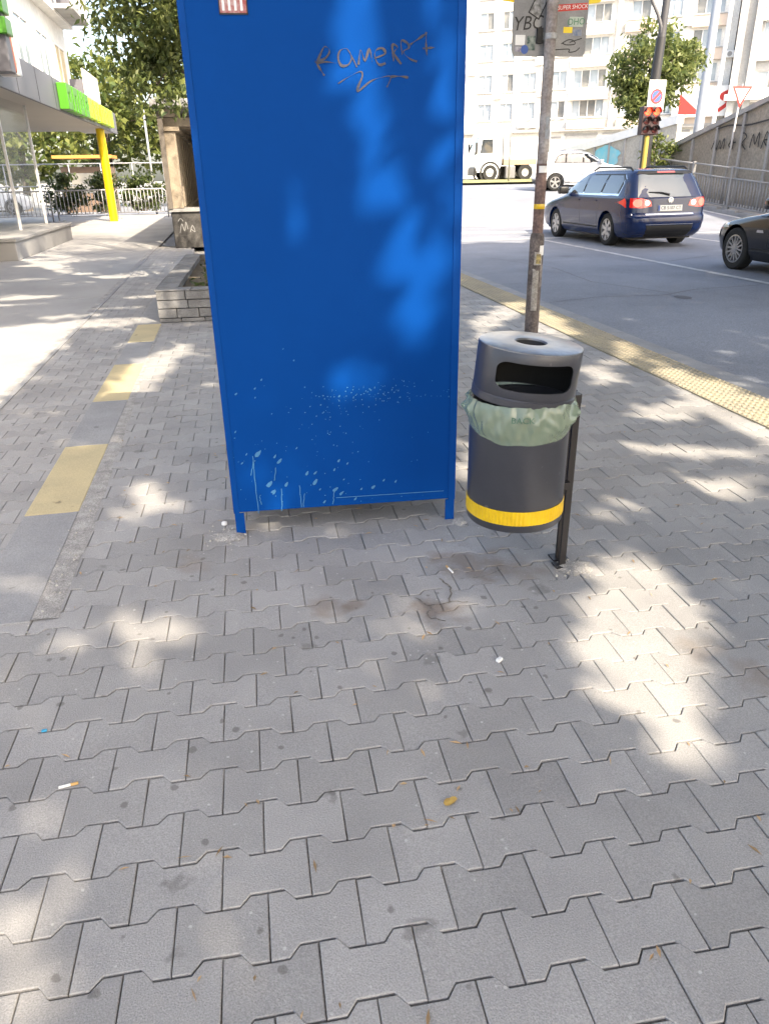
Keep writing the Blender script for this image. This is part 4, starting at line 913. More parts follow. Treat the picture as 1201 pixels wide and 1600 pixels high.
MB().box(0, 2.6, 0, 1.5, -.1, 2.2).build('wall', mat('stall_brown', (.16, .11, .08), rough=.8), ks)
MB().prism([(-.2, 2.75), (2.8, 2.75), (2.8, 2.6), (-.2, 2.6)], -.7, 1.6, 'y').build('awning', mat('orange_awning', (.62, .26, .06), rough=.7), ks)
MB().box(.2, 2.4, -.012, -.002, .9, 1.9).build('window', PANEDK, ks)

# ------------------------------------------------------------------ cars
class Car:
    """a body given by, at each height z, where it starts and ends along its length and how wide it is"""
    def __init__(s, xr, xf_, w, n=7.0):
        s.xr, s.xf, s.w, s.n = [np.array(a, float) for a in zip(*xr)], [np.array(a, float) for a in zip(*xf_)], [np.array(a, float) for a in zip(*w)], n
    def ends(s, z): return np.interp(z, s.xr[0], s.xr[1]), np.interp(z, s.xf[0], s.xf[1])
    def half(s, x, z):
        a, b = s.ends(z); c, h = (a+b)/2, (b-a)/2; t = min(1.0, abs(x-c)/h); return float(np.interp(z, *s.w)) * (1 - t**s.n)**(1/s.n)
    def rear(s, y, z):
        a, b = s.ends(z); c, h = (a+b)/2, (b-a)/2; t = min(.9999, abs(y)/float(np.interp(z, *s.w))); return c - h*(1 - t**s.n)**(1/s.n)
    def front(s, y, z):
        a, b = s.ends(z); return (a+b) - s.rear(y, z)
    def body(s, zs, wheels, wr, M_=72):
        vs = []; fs = []
        for z in zs:
            a, b = s.ends(z); c, h = (a+b)/2, (b-a)/2; w = float(np.interp(z, *s.w))
            for k in range(M_):
                q = 2*math.pi*(k+.5)/M_; cx, sx = math.cos(q), math.sin(q); e = 2/s.n
                vs.append((c + h*math.copysign(abs(cx)**e, cx), w*math.copysign(abs(sx)**e, sx), z))
        for i in range(len(zs)-1):
            for k in range(M_): fs.append((i*M_+k, i*M_+(k+1) % M_, (i+1)*M_+(k+1) % M_, (i+1)*M_+k))
        fs += [tuple(range(M_))[::-1], tuple(range((len(zs)-1)*M_, len(zs)*M_))]
        me = MB().add(vs, fs).mesh('body'); cuts = []
        for x in wheels:
            for sgn in (1, -1):
                c = MB().lathe([(wr*1.17, sgn*.62), (wr*1.17, sgn*1.2)], 40, (x, 0, wr), 'y'); cuts.append(c)
        r = boolean_cut(me, cuts); r.polygons.foreach_set('use_smooth', [True]*len(r.polygons)); return r
    def side_patch(s, poly, sgn, off):
        """panel over a polygon given in (x,z), laid on the car's side"""
        bm = bmesh.new(); f = bm.faces.new([bm.verts.new((x, 0, z)) for x, z in poly])
        bmesh.ops.triangulate(bm, faces=[f]); bmesh.ops.subdivide_edges(bm, edges=bm.edges[:], cuts=3, use_grid_fill=True)
        for v in bm.verts: v.co.y = sgn*(s.half(v.co.x, v.co.z) + off)
        bm.verts.index_update(); m = MB(); m.v = [v.co[:] for v in bm.verts]; m.f = [[v.index for v in q.verts] for q in bm.faces]; bm.free()
        if sgn > 0: m.f = [q[::-1] for q in m.f]
        return m
    def end_patch(s, poly, off, rear=True):
        bm = bmesh.new(); f = bm.faces.new([bm.verts.new((0, y, z)) for y, z in poly])
        bmesh.ops.triangulate(bm, faces=[f]); bmesh.ops.subdivide_edges(bm, edges=bm.edges[:], cuts=4, use_grid_fill=True)
        for v in bm.verts: v.co.x = (s.rear(v.co.y, v.co.z) - off) if rear else (s.front(v.co.y, v.co.z) + off)
        bm.verts.index_update(); m = MB(); m.v = [v.co[:] for v in bm.verts]; m.f = [[v.index for v in q.verts] for q in bm.faces]; bm.free(); return m
def wheel(parent, x, y, r, spokes, sgn, split=False):
    t = MB().lathe([(r*.68, -.10), (r*.92, -.105), (r, -.085), (r, .085), (r*.92, .105), (r*.68, .10)], 40, (x, y, r), 'y', closed=True).build('wheel', TYRE, parent, smooth=True, sharp=40)
    yo = y + sgn*.085
    MB().lathe([(r*.69, -.02*sgn), (r*.69, .012*sgn), (r*.62, .014*sgn), (r*.60, -.02*sgn)], 40, (x, yo, r), 'y', closed=True).build('rim', RIM, t, smooth=True, sharp=40)
    m = MB()
    for k in range(spokes):
        q = 2*math.pi*k/spokes + .3
        for dq in ((-.16, .16) if split else (0,)):
            a = q + dq*.6; b = q + dq*1.5
            p0 = Vector((x + r*.10*math.cos(a), yo + sgn*.004, r + r*.10*math.sin(a))); p1 = Vector((x + r*.62*math.cos(b), yo + sgn*.006, r + r*.62*math.sin(b)))
            d = (p1-p0).normalized(); nn = Vector((-d.z, 0, d.x)); w0, w1 = (.016, .012) if split else (.030, .042)
            vs = [p0+nn*w0, p0-nn*w0, p1-nn*w1, p1+nn*w1]; vs = vs + [v - Vector((0, sgn*.03, 0)) for v in vs]
            m.add(vs, [(0,1,2,3),(7,6,5,4),(0,4,5,1),(1,5,6,2),(2,6,7,3),(3,7,4,0)])
    m.lathe([(r*.16, -.02*sgn), (r*.16, .014*sgn), (0.001, .016*sgn)], 20, (x, yo, r), 'y')
    m.build('spokes', RIM, t)
    MB().lathe([(0.001, -.035*sgn), (r*.66, -.035*sgn), (r*.66, -.045*sgn)], 30, (x, yo, r), 'y').build('brake_disc', TRIM, t)
def zlist(*segs):
    o = []
    for a, b, n in segs: o += lin(a, b, n)[:-1]
    return o + [segs[-1][1]]
def make_car(name, label, kind, loc, rz, paint, rearglass=CARGLASS):
    t = thing(name, label, 'car', loc, rz)
    if kind == 'wagon':
        L_, wr, wx = 4.77, .322, (1.02, 3.73)
        c = Car([(.20,.20),(.28,.08),(.36,.02),(.50,0),(.60,.01),(.66,.06),(.80,.075),(.95,.09),(1.02,.14),(1.25,.30),(1.38,.40),(1.44,.44),(1.47,.55),(1.495,.9)],
                [(.20,4.55),(.3,4.70),(.45,4.76),(.62,4.74),(.72,4.66),(.80,4.42),(.87,4.05),(.93,3.70),(.97,3.55),(1.2,3.15),(1.38,2.75),(1.45,2.5),(1.495,2.0)],
                [(.20,.82),(.30,.875),(.5,.905),(.68,.91),(.85,.90),(.95,.885),(1.0,.86),(1.25,.77),(1.4,.69),(1.46,.62),(1.495,.48)], 9)
    elif kind == 'suv':
        L_, wr, wx = 4.45, .36, (.90, 3.52)
        c = Car([(.25,.18),(.4,.04),(.6,0),(.75,.03),(1.05,.08),(1.15,.16),(1.45,.36),(1.6,.48),(1.66,.65),(1.69,1.0)],
                [(.25,4.25),(.4,4.38),(.65,4.42),(.85,4.36),(.98,4.1),(1.08,3.5),(1.14,3.25),(1.4,2.85),(1.58,2.5),(1.65,2.2),(1.69,1.8)],
                [(.25,.85),(.4,.90),(.8,.925),(1.05,.91),(1.15,.88),(1.4,.80),(1.58,.72),(1.65,.64),(1.69,.5)], 8)
    else:
        L_, wr, wx = 4.60, .33, (1.05, 3.83)
        c = Car([(.18,.2),(.3,.05),(.5,0),(.75,.03),(.95,.12),(1.0,.35),(1.05,.7),(1.3,1.2),(1.4,1.6),(1.43,1.9)],
                [(.18,4.40),(.3,4.53),(.5,4.58),(.62,4.55),(.70,4.46),(.76,4.28),(.82,3.95),(.88,3.55),(.94,3.20),(1.0,3.05),(1.2,2.72),(1.36,2.4),(1.43,2.1)],
                [(.18,.80),(.3,.87),(.5,.90),(.7,.905),(.85,.89),(.95,.86),(1.2,.75),(1.36,.66),(1.43,.5)], 7)
    top = c.xr[0][-1]
    zs = zlist((c.xr[0][0], .66, 14), (.66, 1.02, 16), (1.02, top-.06, 12), (top-.06, top, 5))
    place('body', c.body(zs, wx, wr), paint, t, sharp=50)
    MB().box(.35, L_-.5, -.70, .70, .16, .45).build('underbody', TRIM, t)
    for x in wx:
        for sg in (1, -1): wheel(t, x, sg*.775, wr, 7 if kind == 'wagon' else (5 if kind == 'suv' else 7), sg, kind == 'sedan')
    for sg in (1, -1):
        if kind == 'wagon':
            frame = [(.66,1.00),(.60,1.29),(.75,1.398),(2.55,1.398),(2.94,1.26),(3.38,1.00)]; c.side_patch([(.64,.985),(.585,1.30),(.74,1.412),(2.56,1.412),(2.96,1.27),(3.43,.985)], sg, .0005).build('chrome_strip', CHROME, t)
            wins = [[(.72,1.03),(.66,1.28),(.78,1.37),(1.36,1.378),(1.42,1.025)], [(1.50,1.025),(1.44,1.378),(2.28,1.378),(2.30,1.02)], [(2.37,1.02),(2.35,1.378),(2.53,1.37),(2.90,1.24),(3.30,1.02)]]
        elif kind == 'suv':
            frame = [(.75,1.16),(.95,1.50),(1.2,1.57),(2.45,1.57),(2.75,1.46),(3.2,1.17)]
            wins = [[(.86,1.19),(1.0,1.46),(1.25,1.54),(1.32,1.54),(1.30,1.19)], [(1.38,1.19),(1.40,1.54),(2.12,1.54),(2.12,1.19)], [(2.2,1.19),(2.2,1.54),(2.42,1.54),(2.70,1.44),(3.08,1.19)]]
        else:
            frame = [(1.1,1.0),(1.35,1.27),(1.7,1.35),(2.35,1.35),(2.62,1.24),(3.02,1.0)]
            wins = [[(1.2,1.02),(1.42,1.26),(1.7,1.32),(1.95,1.32),(1.97,1.02)], [(2.04,1.02),(2.03,1.32),(2.33,1.32),(2.58,1.22),(2.92,1.02)]]
        c.side_patch(frame, sg, .0015).build('window_surround', TRIM, t)
        for w in wins: c.side_patch(w, sg, .004).build('side_window', CARGLASS, t, smooth=True)
        xs = {'wagon': (1.45, 2.33, 3.35), 'suv': (1.35, 2.15, 3.1), 'sedan': (2.0, 3.0)}[kind]
        bl = {'wagon': .99, 'suv': 1.14, 'sedan': .98}[kind]
        for x in xs: c.side_patch([(x-.004, .34), (x+.004, .34), (x+.004, bl), (x-.004, bl)], sg, .001).build('door_seam', TRIM, t)
        for x in xs[:2]: c.side_patch([(x+.10, bl-.12), (x+.30, bl-.115), (x+.30, bl-.09), (x+.10, bl-.095)], sg, .02).build('door_handle', paint, t)
        c.side_patch([(wx[0]+.45, .345), (wx[1]-.45, .345), (wx[1]-.45, .375), (wx[0]+.45, .375)], sg, .003).build('sill_strip', TRIM, t)
        mx = {'wagon': 3.12, 'suv': 2.95, 'sedan': 2.85}[kind]; mz = bl + .06
        m = MB().box(mx-.06, mx+.10, sg*.88 if sg > 0 else -1.10, 1.10 if sg > 0 else -.88, mz-.06, mz+.10, .03); m.build('wing_mirror', TRIM if kind == 'wagon' else paint, t, smooth=True)
    if kind == 'wagon':
        for sg in (1, -1):
            MB().tube([(.62, sg*.60, 1.455), (.74, sg*.60, 1.515), (2.2, sg*.585, 1.53), (2.42, sg*.58, 1.47)], .018, 8).build('roof_rail', TRIM, t, smooth=True)
        c.end_patch([(-.70,.965),(.70,.965),(.655,1.14),(.585,1.375),(.40,1.40),(-.40,1.40),(-.585,1.375),(-.655,1.14)], .003).build('rear_window', rearglass, t, smooth=True)
        c.end_patch([(-.62,1.395),(.62,1.395),(.56,1.45),(-.56,1.45)], .03).build('roof_spoiler', TRIM, t, smooth=True)
        c.end_patch([(-.20,1.41),(.20,1.41),(.19,1.44),(-.19,1.44)], .036).build('high_brake_light', LAMPRED, t)
        for sg in (1, -1):
            n = 18
            def ell(cy, cz, a, b): return [(sg*(cy + a*math.cos(2*math.pi*k/n)), cz + b*math.sin(2*math.pi*k/n)) for k in range(n)]
            tl_ = c.end_patch([(sg*.40,.80),(sg*.60,.765),(sg*.86,.775),(sg*.895,.86),(sg*.86,.955),(sg*.62,.95),(sg*.43,.90)], .006).build('tail_light', LAMPRED, t, smooth=True)
            c.end_patch(ell(.70, .86, .085, .075), .012).build('lit_ring', LAMPHOT, tl_)
            c.end_patch(ell(.505, .86, .055, .05), .012).build('reverse_lens', CHROME, tl_)
        c.end_patch([(-.80,.635),(.80,.635),(.80,.66),(-.80,.66)], .012).build('bumper_step', CHROME, t)
        c.end_patch([(-.84,.45),(.84,.45),(.84,.462),(-.84,.462)], .008).build('bumper_strip', CHROME, t)
        c.end_patch([(-.80,.21),(.80,.21),(.84,.44),(-.84,.44)], .006).build('bumper_valance', TRIM, t)
        for yy in (-.30, .36): c.end_patch([(yy, .742), (yy + (.06 if yy > 0 else .0) + (-.02), .742), (yy, .752)], .012)
        pl2 = c.end_patch([(-.265,.705),(.265,.705),(.265,.815),(-.265,.815)], .014).build('number_plate', PLATE, t)
        c.end_patch([(.225,.707),(.263,.707),(.263,.813),(.225,.813)], .0152).build('plate_band', BLUEP, pl2)
        m = text_mb('CB 5107 CT', .088); xf(m, lambda x, y, z: (c.rear(0, .76+y) - .0165, -x*.98 - .015, .76 + y)); m.build('plate_text', BLACKP, pl2)
        em = MB().lathe([(.058, 0), (.058, -.012), (.045, -.014), (.045, -.004)], 24, (c.rear(0, .90)-.002, 0, .90), 'x', closed=True).build('emblem', CHROME, t, smooth=True, sharp=40)
        g_ = MB(); 
        for s in ([(-.03,.03),(0,-.002),(.03,.03)], [(-.038,.012),(-.018,-.036),(0,-.008),(.018,-.036),(.038,.012)]): g_.ribbon(s, .011, lambda u, v: (c.rear(0, .90+v) - .010, -u, .90+v))
        g_.build('emblem_mark', CHROME, em)
        MB().tube([(c.rear(0, 1.02)-.02, .02, 1.005), (c.rear(.2, 1.05)-.022, .18, 1.045), (c.rear(.4, 1.07)-.02, .46, 1.06)], [.022, .016, .006], 8).build('rear_wiper', TRIM, t)
    if kind == 'suv':
        c.end_patch([(-.66,1.17),(.66,1.17),(.57,1.53),(-.57,1.53)], .003).build('rear_window', CARGLASS, t, smooth=True)
        for sg in (1, -1):
            c.end_patch([(sg*.55,.95),(sg*.86,.95),(sg*.84,1.12),(sg*.6,1.1)], .005).build('tail_light', LAMPRED, t)
            c.side_patch([(.08,.96),(.42,.99),(.40,1.08),(.1,1.10)], sg, .004).build('tail_light', LAMPRED, t)
            c.side_patch([(wx[0]-.5,.32),(wx[1]+.5,.32),(wx[1]+.5,.44),(wx[0]-.5,.44)], sg, -.002)
            MB().tube([(.8, sg*.62, 1.64), (.95, sg*.62, 1.71), (2.1, sg*.60, 1.72), (2.3, sg*.6, 1.66)], .018, 8).build('roof_rail', STEEL, t, smooth=True)
        c.end_patch([(-.8,.3),(.8,.3),(.82,.5),(-.82,.5)], .006).build('bumper_valance', TRIM, t)
    if kind == 'sedan':
        for sg in (1, -1):
            c.side_patch([(4.05,.66),(4.45,.64),(4.40,.72),(4.10,.76)], sg, .004).build('headlight', mat('headlight_lens', (.5, .52, .54), rough=.1, coat=1), t)
            c.side_patch([(3.10,.62),(3.28,.62),(3.26,.66),(3.12,.66)], sg, .006).build('side_vent', CHROME, t)
        c.end_patch([(-.3,.5),(.3,.5),(.3,.64),(-.3,.64)], .006, False).build('grille', TRIM, t)
        c.end_patch([(-.26,.38),(.26,.38),(.26,.48),(-.26,.48)], .012, False).build('number_plate', PLATE, t)
    return t
ec = make_car('estate_car', 'navy blue estate car with brake lights lit, waiting at the crossing', 'wagon', (9.36, 15.62, -0.05), R(90), CARBLUE, REARGLASS); ec.scale = (1.06, 1.07, 1.07)
make_car('saloon_car', 'black saloon car cut off by the right edge of the photo', 'sedan', (9.18, 7.95, -0.05), R(90), CARBLACK)
sv = make_car('white_car', 'white sport utility car crossing the junction behind the navy car', 'suv', (13.48, 34.15, terrain(14.3, 34)-.06), R(-12), CARWHITE); sv.scale = (.92, .94, .94)
make_car('white_car', 'white car parked far left beyond the crowd barriers', 'suv', (-14.5, 44.5, -0.05), R(8), CARWHITE)

# ------------------------------------------------------------------ truck
tk = thing('truck', 'white cab-over lorry at the far side of the junction', 'truck', (16.45, 48.3, 1.09), R(174))
m = MB().prism([(-.05, .55), (1.45, .55), (1.62, 1.0), (1.62, 1.6), (1.35, 2.9), (1.15, 3.05), (-.25, 3.05), (-.25, 1.1)], -1.2, 1.2, 'y'); cabm = m.mesh('cab')
place('cab', cabm, CARWHITE, tk)
for sg in (1, -1):
    MB().prism([(.40, 1.75), (1.28, 1.75), (1.12, 2.6), (.40, 2.6)], sg*1.202, sg*1.21, 'y').build('side_window', CARGLASS, tk)
    MB().box(1.5, 1.62, sg*1.22 if sg > 0 else -1.42, 1.42 if sg > 0 else -1.22, 1.7, 2.4).build('wing_mirror', TRIM, tk)
    MB().lathe([(.72, -.06), (.72, .06), (.60, .06), (.60, -.06)], 28, (.55, sg*1.17, .52), 'y', closed=True).build('wheel_arch', TRIM, tk)
    for x in (.55, -1.95):
        w = MB().lathe([(.26, -.15), (.49, -.16), (.52, -.12), (.52, .12), (.49, .16), (.26, .15)], 28, (x, sg*1.05, .52), 'y', closed=True).build('wheel', TYRE, tk, smooth=True, sharp=40)
        MB().lathe([(.27, -.02), (.27, sg*.12), (.12, sg*.10), (.001, sg*.13)], 24, (x, sg*1.05, .52), 'y').build('rim', RIM, w, smooth=True, sharp=40)
    MB().box(-1.25, -.55, sg*.75 if sg > 0 else -1.2, 1.2 if sg > 0 else -.75, .12, .95, .08).build('fuel_tank', mat('tank_grey', (.16, .16, .17), rough=.6, fine=.2), tk)
m = MB().prism([(1.645, 1.65), (1.40, 2.75), (1.385, 2.75), (1.63, 1.65)], -1.05, 1.05, 'y'); m.build('windscreen', CARGLASS, tk)
MB().box(1.47, 1.66, -1.18, 1.18, .35, .85, .03).build('bumper', TRIM, tk)
MB().box(-2.6, -.3, -.45, .45, .55, .85).build('chassis', TRIM, tk)
MB().box(-2.7, -.4, -1.22, 1.22, 1.0, 1.35).build('load_bed', mat('bed_tan', (.34, .25, .17), rough=.8), tk)
MB().box(-.75, -.4, -1.1, 1.1, 1.351, 3.3, .03).build('load_box', CARWHITE, tk)

tk.scale = (.88, .88, .88)
# ------------------------------------------------------------------ verge
vg = sheet('verge', [11.6, 13, 15, 17, 19.5], [41.5, 43, 45, 47, 49.3], .06, DRYGRASS)
# ------------------------------------------------------------------ ramp walls
def wall_line(name, label, x0, y0, z0, x1, y1, z1, zb, th_, m, capm, cap, ribs, ribm, group=None):
    t = thing(name, label, 'wall', (x0, y0, 0)); d = Vector((x1-x0, y1-y0, 0)); n = d.length; d.normalize(); nn = Vector((-d.y, d.x, 0))*th_
    def quad(a, b, za0, za1, zb0, zb1, o0, o1):
        p = [d*a + nn*o0, d*b + nn*o0, d*b + nn*o1, d*a + nn*o1]
        return [(p[0].x,p[0].y,za0),(p[1].x,p[1].y,za1),(p[2].x,p[2].y,za1),(p[3].x,p[3].y,za0),(p[0].x,p[0].y,zb0),(p[1].x,p[1].y,zb1),(p[2].x,p[2].y,zb1),(p[3].x,p[3].y,zb0)]
    F = [(0,3,2,1),(4,5,6,7),(0,1,5,4),(1,2,6,5),(2,3,7,6),(3,0,4,7)]
    zt = lambda a: z0 + (z1-z0)*a/n
    k = ribs
    for i in range(k):
        a, b = n*i/k + .02, n*(i+1)/k - .02
        MB().add(quad(a, b, zb, zb, zt(a)-cap, zt(b)-cap, 0, 1), F).build('wall_panel', m, t)
        MB().add(quad(n*i/k - .06, n*i/k + .06, zb, zb, zt(n*i/k)-cap-.01, zt(n*i/k)-cap-.01, -.25, .98), F).build('rib', ribm, t)
    MB().add(quad(0, n, z0-cap+.002, z1-cap+.002, z0, z1, -.35, 1.2), F).build('capping', capm, t)
    return t, d, nn, zt
w1, wd, wnn, zt1 = wall_line('ramp_wall', 'brown graffitied ramp wall with ribs behind the railing', 17.6, 31.4, 2.10, 17.5, 15.0, 5.66, -.1, .3, WALLB, CONC, .16, 11, CONC)
m = MB()
for s in ([(4.3,.62),(4.5,.95),(4.6,.6),(4.75,.9),(4.85,.62),(5.0,.95),(5.05,.6)], [(5.3,.7),(5.5,.95),(5.55,.6),(5.3,.75),(5.7,.8)], [(5.9,.5),(6.0,1.05),(6.25,.95),(6.05,.75),(6.3,.55)], [(6.5,.6),(6.6,1.0),(6.75,.7),(6.9,1.05),(6.95,.6)], [(7.1,.55),(7.3,1.05),(7.45,.6),(7.2,.8),(7.5,.8)], [(7.7,1.05),(7.75,.6),(8.0,.65)], [(4.4,1.25),(5.2,1.35),(6.2,1.3),(7.3,1.4)]):
    m.ribbon(smooth([(a, b+1.55) for a, b in s]), .05, lambda u, v: (wd.x*u - wnn.x*.28, wd.y*u, v))
# scrawl sits just in front of the panels
xf(m, lambda x, y, z: (x - .02, y, z)); m.v = [(-.004 + wd.x*(y/wd.y) - .006 if False else -0.102, y, z) for x, y, z in m.v]
m.build('graffiti', BLACKP, w1)
w2, d2, n2, zt2 = wall_line('ramp_parapet', 'pale ramp parapet with cyan graffiti beyond the junction', 18.9, 46.6, 2.45, 21.9, 37.0, 3.95, .6, .3, WALLL, WHITE, .38, 9, CONC)
m = MB()
def onw2(u, v): p = d2*u - n2*.10; return (p.x, p.y, v)
n_ = 22; m.add([onw2(5.4 + 1.0*math.cos(2*math.pi*k/n_)*random.uniform(.85, 1.15), 2.2 + .55*math.sin(2*math.pi*k/n_)*random.uniform(.8, 1.15)) for k in range(n_)], [tuple(range(n_))]); m.build('graffiti', CYANP, w2)
m = MB()
for s in ([(1.0,1.9),(1.3,2.4),(1.5,1.9)], [(1.7,2.4),(1.9,1.9),(2.2,2.3)], [(2.5,1.9),(2.6,2.45),(2.9,2.2),(2.6,2.1)], [(3.2,2.4),(3.3,1.9),(3.7,2.0)]): m.ribbon(smooth(s), .09, onw2)
m.build('graffiti', FACADEP, w2)
# ------------------------------------------------------------------ pedestrian railing on the far kerb
rl = thing('pedestrian_railing', 'grey metal pedestrian railing along the far kerb on the right', 'railing', (16.35, 17.0, 0))
RAILG = mat('railing_grey', (.27, .27, .275), rough=.55, metal=.2, fine=.15, fscale=40)
for k in range(5):
    y0 = k*2.3; z0 = terrain(16.35, 17+y0); z1 = terrain(16.35, 19.3+y0)
    MB().box(-.05, .05, y0-.05, y0+.05, z0-.1, z0+1.36, .008).build('post', RAILG, rl)
    for hz in (1.30, .98, .14): MB().tube([(0, y0+.051, z0+hz), (0, y0+2.249, z1+hz)], .028, 8).build('rail', RAILG, rl, smooth=True)
    for q in range(14):
        f = (q+1)/15; z = z0+(z1-z0)*f; MB().tube([(0, y0+2.3*f, z+.14), (0, y0+2.3*f, z+.98)], .023, 6).build('baluster', RAILG, rl, smooth=True)
pv = sheet('far_pavement', [16.2, 17.6], lin(8, 30, 22), .06, CONC)
for k in range(20):
    y = 9+k; z = terrain(16.2, y+.5); o = MB().box(16.02, 16.2, y+.005, y+.995, z-.25, z+.075, .01).build('kerb_stone', KERB, pv)

# ------------------------------------------------------------------ traffic light and poles
tp = thing('traffic_light', 'traffic light with two lit red lamps on a dark tram pole', 'traffic light', (15.80, 28.75, .66))
MB().tube([(0, 0, 0), (0, 0, 2.05)], .085, 16).build('lower_post', mat('dull_yellow_post', (.42, .31, .06), rough=.7, fine=.2), tp, smooth=True, sharp=40)
hd = MB().box(-.36, .36, -.16, .14, 2.07, 3.02, .03).build('signal_head', mat('signal_housing', (.03, .012, .014), rough=.5), tp)
for sx in (-.175, .175):
    for k, z in enumerate((2.84, 2.54, 2.25)):
        MB().lathe([(.001, -.012), (.115, -.008), (.13, 0)], 24, (sx, -.168, z), 'y').build('lamp', SIGRED if k == 0 else mat('lamp_off', (.06, .015, .015), rough=.3), hd, smooth=True)
        v = MB(); vs = []; n = 12
        for q in range(n+1):
            a = R(-10 + 200*q/n); 
            for yy in (-.168, -.34): vs.append((sx + .135*math.cos(a), yy, z + .135*math.sin(a)))
        v.add(vs, [(2*q, 2*q+1, 2*q+3, 2*q+2) for q in range(n)]); v.build('visor', TRIM, hd, smooth=True)
dp = thing('tram_pole', 'dark tapered tram pole with curved bracket arm behind the traffic light', 'pole', (16.22, 29.35, .66))
MB().tube([(-.05, 0, 0), (-.05, 0, 3.6), (.02, 0, 5.3)], [.20, .19, .17], 20).build('lower_pole', mat('pole_black', (.02, .02, .022), rough=.5), dp, smooth=True, sharp=40)
MB().tube([(.02, 0, 5.25), (.13, 0, 9.0)], [.145, .12], 20).build('upper_pole', mat('pole_dark_grey', (.045, .045, .05), rough=.5), dp, smooth=True, sharp=40)
MB().tube([(.0, -.05, 5.2), (-.06, -.05, 5.6), (-.25, -.05, 6.0), (-.60, -.05, 6.5), (-1.3, -.05, 7.1), (-2.4, -.05, 7.5)], [.07, .07, .065, .06, .05, .05], 10).build('bracket_arm', mat('arm_grey', (.09, .09, .095), rough=.5), dp, smooth=True, sharp=40)
sp_ = MB().box(-.36, .32, -.225, -.205, 2.98, 3.92, .004).build('parking_sign', WHITE, dp)
MB().lathe([(.001, 0), (.225, 0), (.225, -.006), (.001, -.006)], 32, (-.02, -.228, 3.38), 'y').build('sign_disc', BLUEP, sp_)
MB().lathe([(.19, -.007), (.25, -.007), (.25, -.012), (.19, -.012)], 32, (-.02, -.226, 3.38), 'y', closed=True).build('sign_ring', REDP, sp_)
MB().add([(-.02+.17*a+.03*b, -.241, 3.38+.17*c+.03*d) for a, b, c, d in ((-1,-1,-1,1),(-1,1,-1,-1),(1,1,1,-1),(1,-1,1,1))], [(0,1,2,3)]).build('sign_slash', REDP, sp_)
m = text_mb('Пл. 7', .22); xf(m, lambda x, y, z: (-.02 + x, -.23, 3.76 + y)); m.build('sign_print', BLACKP, sp_)
m = text_mb('24 h', .14); xf(m, lambda x, y, z: (-.02 + x, -.23, 3.06 + y)); m.build('sign_print', BLACKP, sp_)
o = MB().tube([(0, 0, 0), (.02, 0, 4.5), (.05, 0, 9.5)], [.25, .22, .19], 20).build('lamp_post', mat('post_blue_grey', (.30, .33, .38), rough=.5, metal=.3), None, smooth=True, sharp=40, loc=(23.2, 37.3, 1.0)); tag(o, 'thick blue grey lamp post rising behind the ramp wall', 'lamp post')
o = MB().tube([(0, 0, 0), (.02, 0, 4.8), (.04, 0, 9)], [.10, .095, .09], 16).build('lamp_post', WHITE, None, smooth=True, sharp=40, loc=(24.3, 37.8, 1.0)); tag(o, 'thinner white post beside the thick blue grey lamp post', 'lamp post')
ys_ = thing('yield_sign', 'red and white triangular yield sign on a thin post by the railing', 'sign', (16.95, 25.2, .36))
MB().tube([(0, 0, -.05), (.10, 0, 3.7)], .034, 10).build('post', STEEL, ys_, smooth=True)
def tri(r, y0, y1, m, nm):
    p = [(.10 + r*math.cos(R(a)), 3.42 + r*math.sin(R(a))) for a in (270, 30, 150)]; MB().prism(p, y0, y1, 'y').build(nm, m, ys_)
tri(.42, -.045, -.036, REDP, 'sign_border'); tri(.30, -.048, -.0455, WHITE, 'sign_face')
o = MB().tube([(0, 0, -.2), (.0, 0, 3), (.02, 0, 7.6)], .05, 10).build('thin_pole', STEEL, None, smooth=True, loc=(15.6, 43.2, 1.2)); tag(o, 'thin pale pole standing behind the sign pole', 'pole')
lp = MB().tube([(0, 0, 0), (0, 0, 2.4), (.1, 0, 2.75), (.35, 0, 2.95), (.95, 0, 3.05)], .045, 10).build('street_lamp', STEEL, None, smooth=True, loc=(17.8, 43.0, 1.2)); tag(lp, 'small curved street lamp in front of the pale apartment block', 'street lamp')

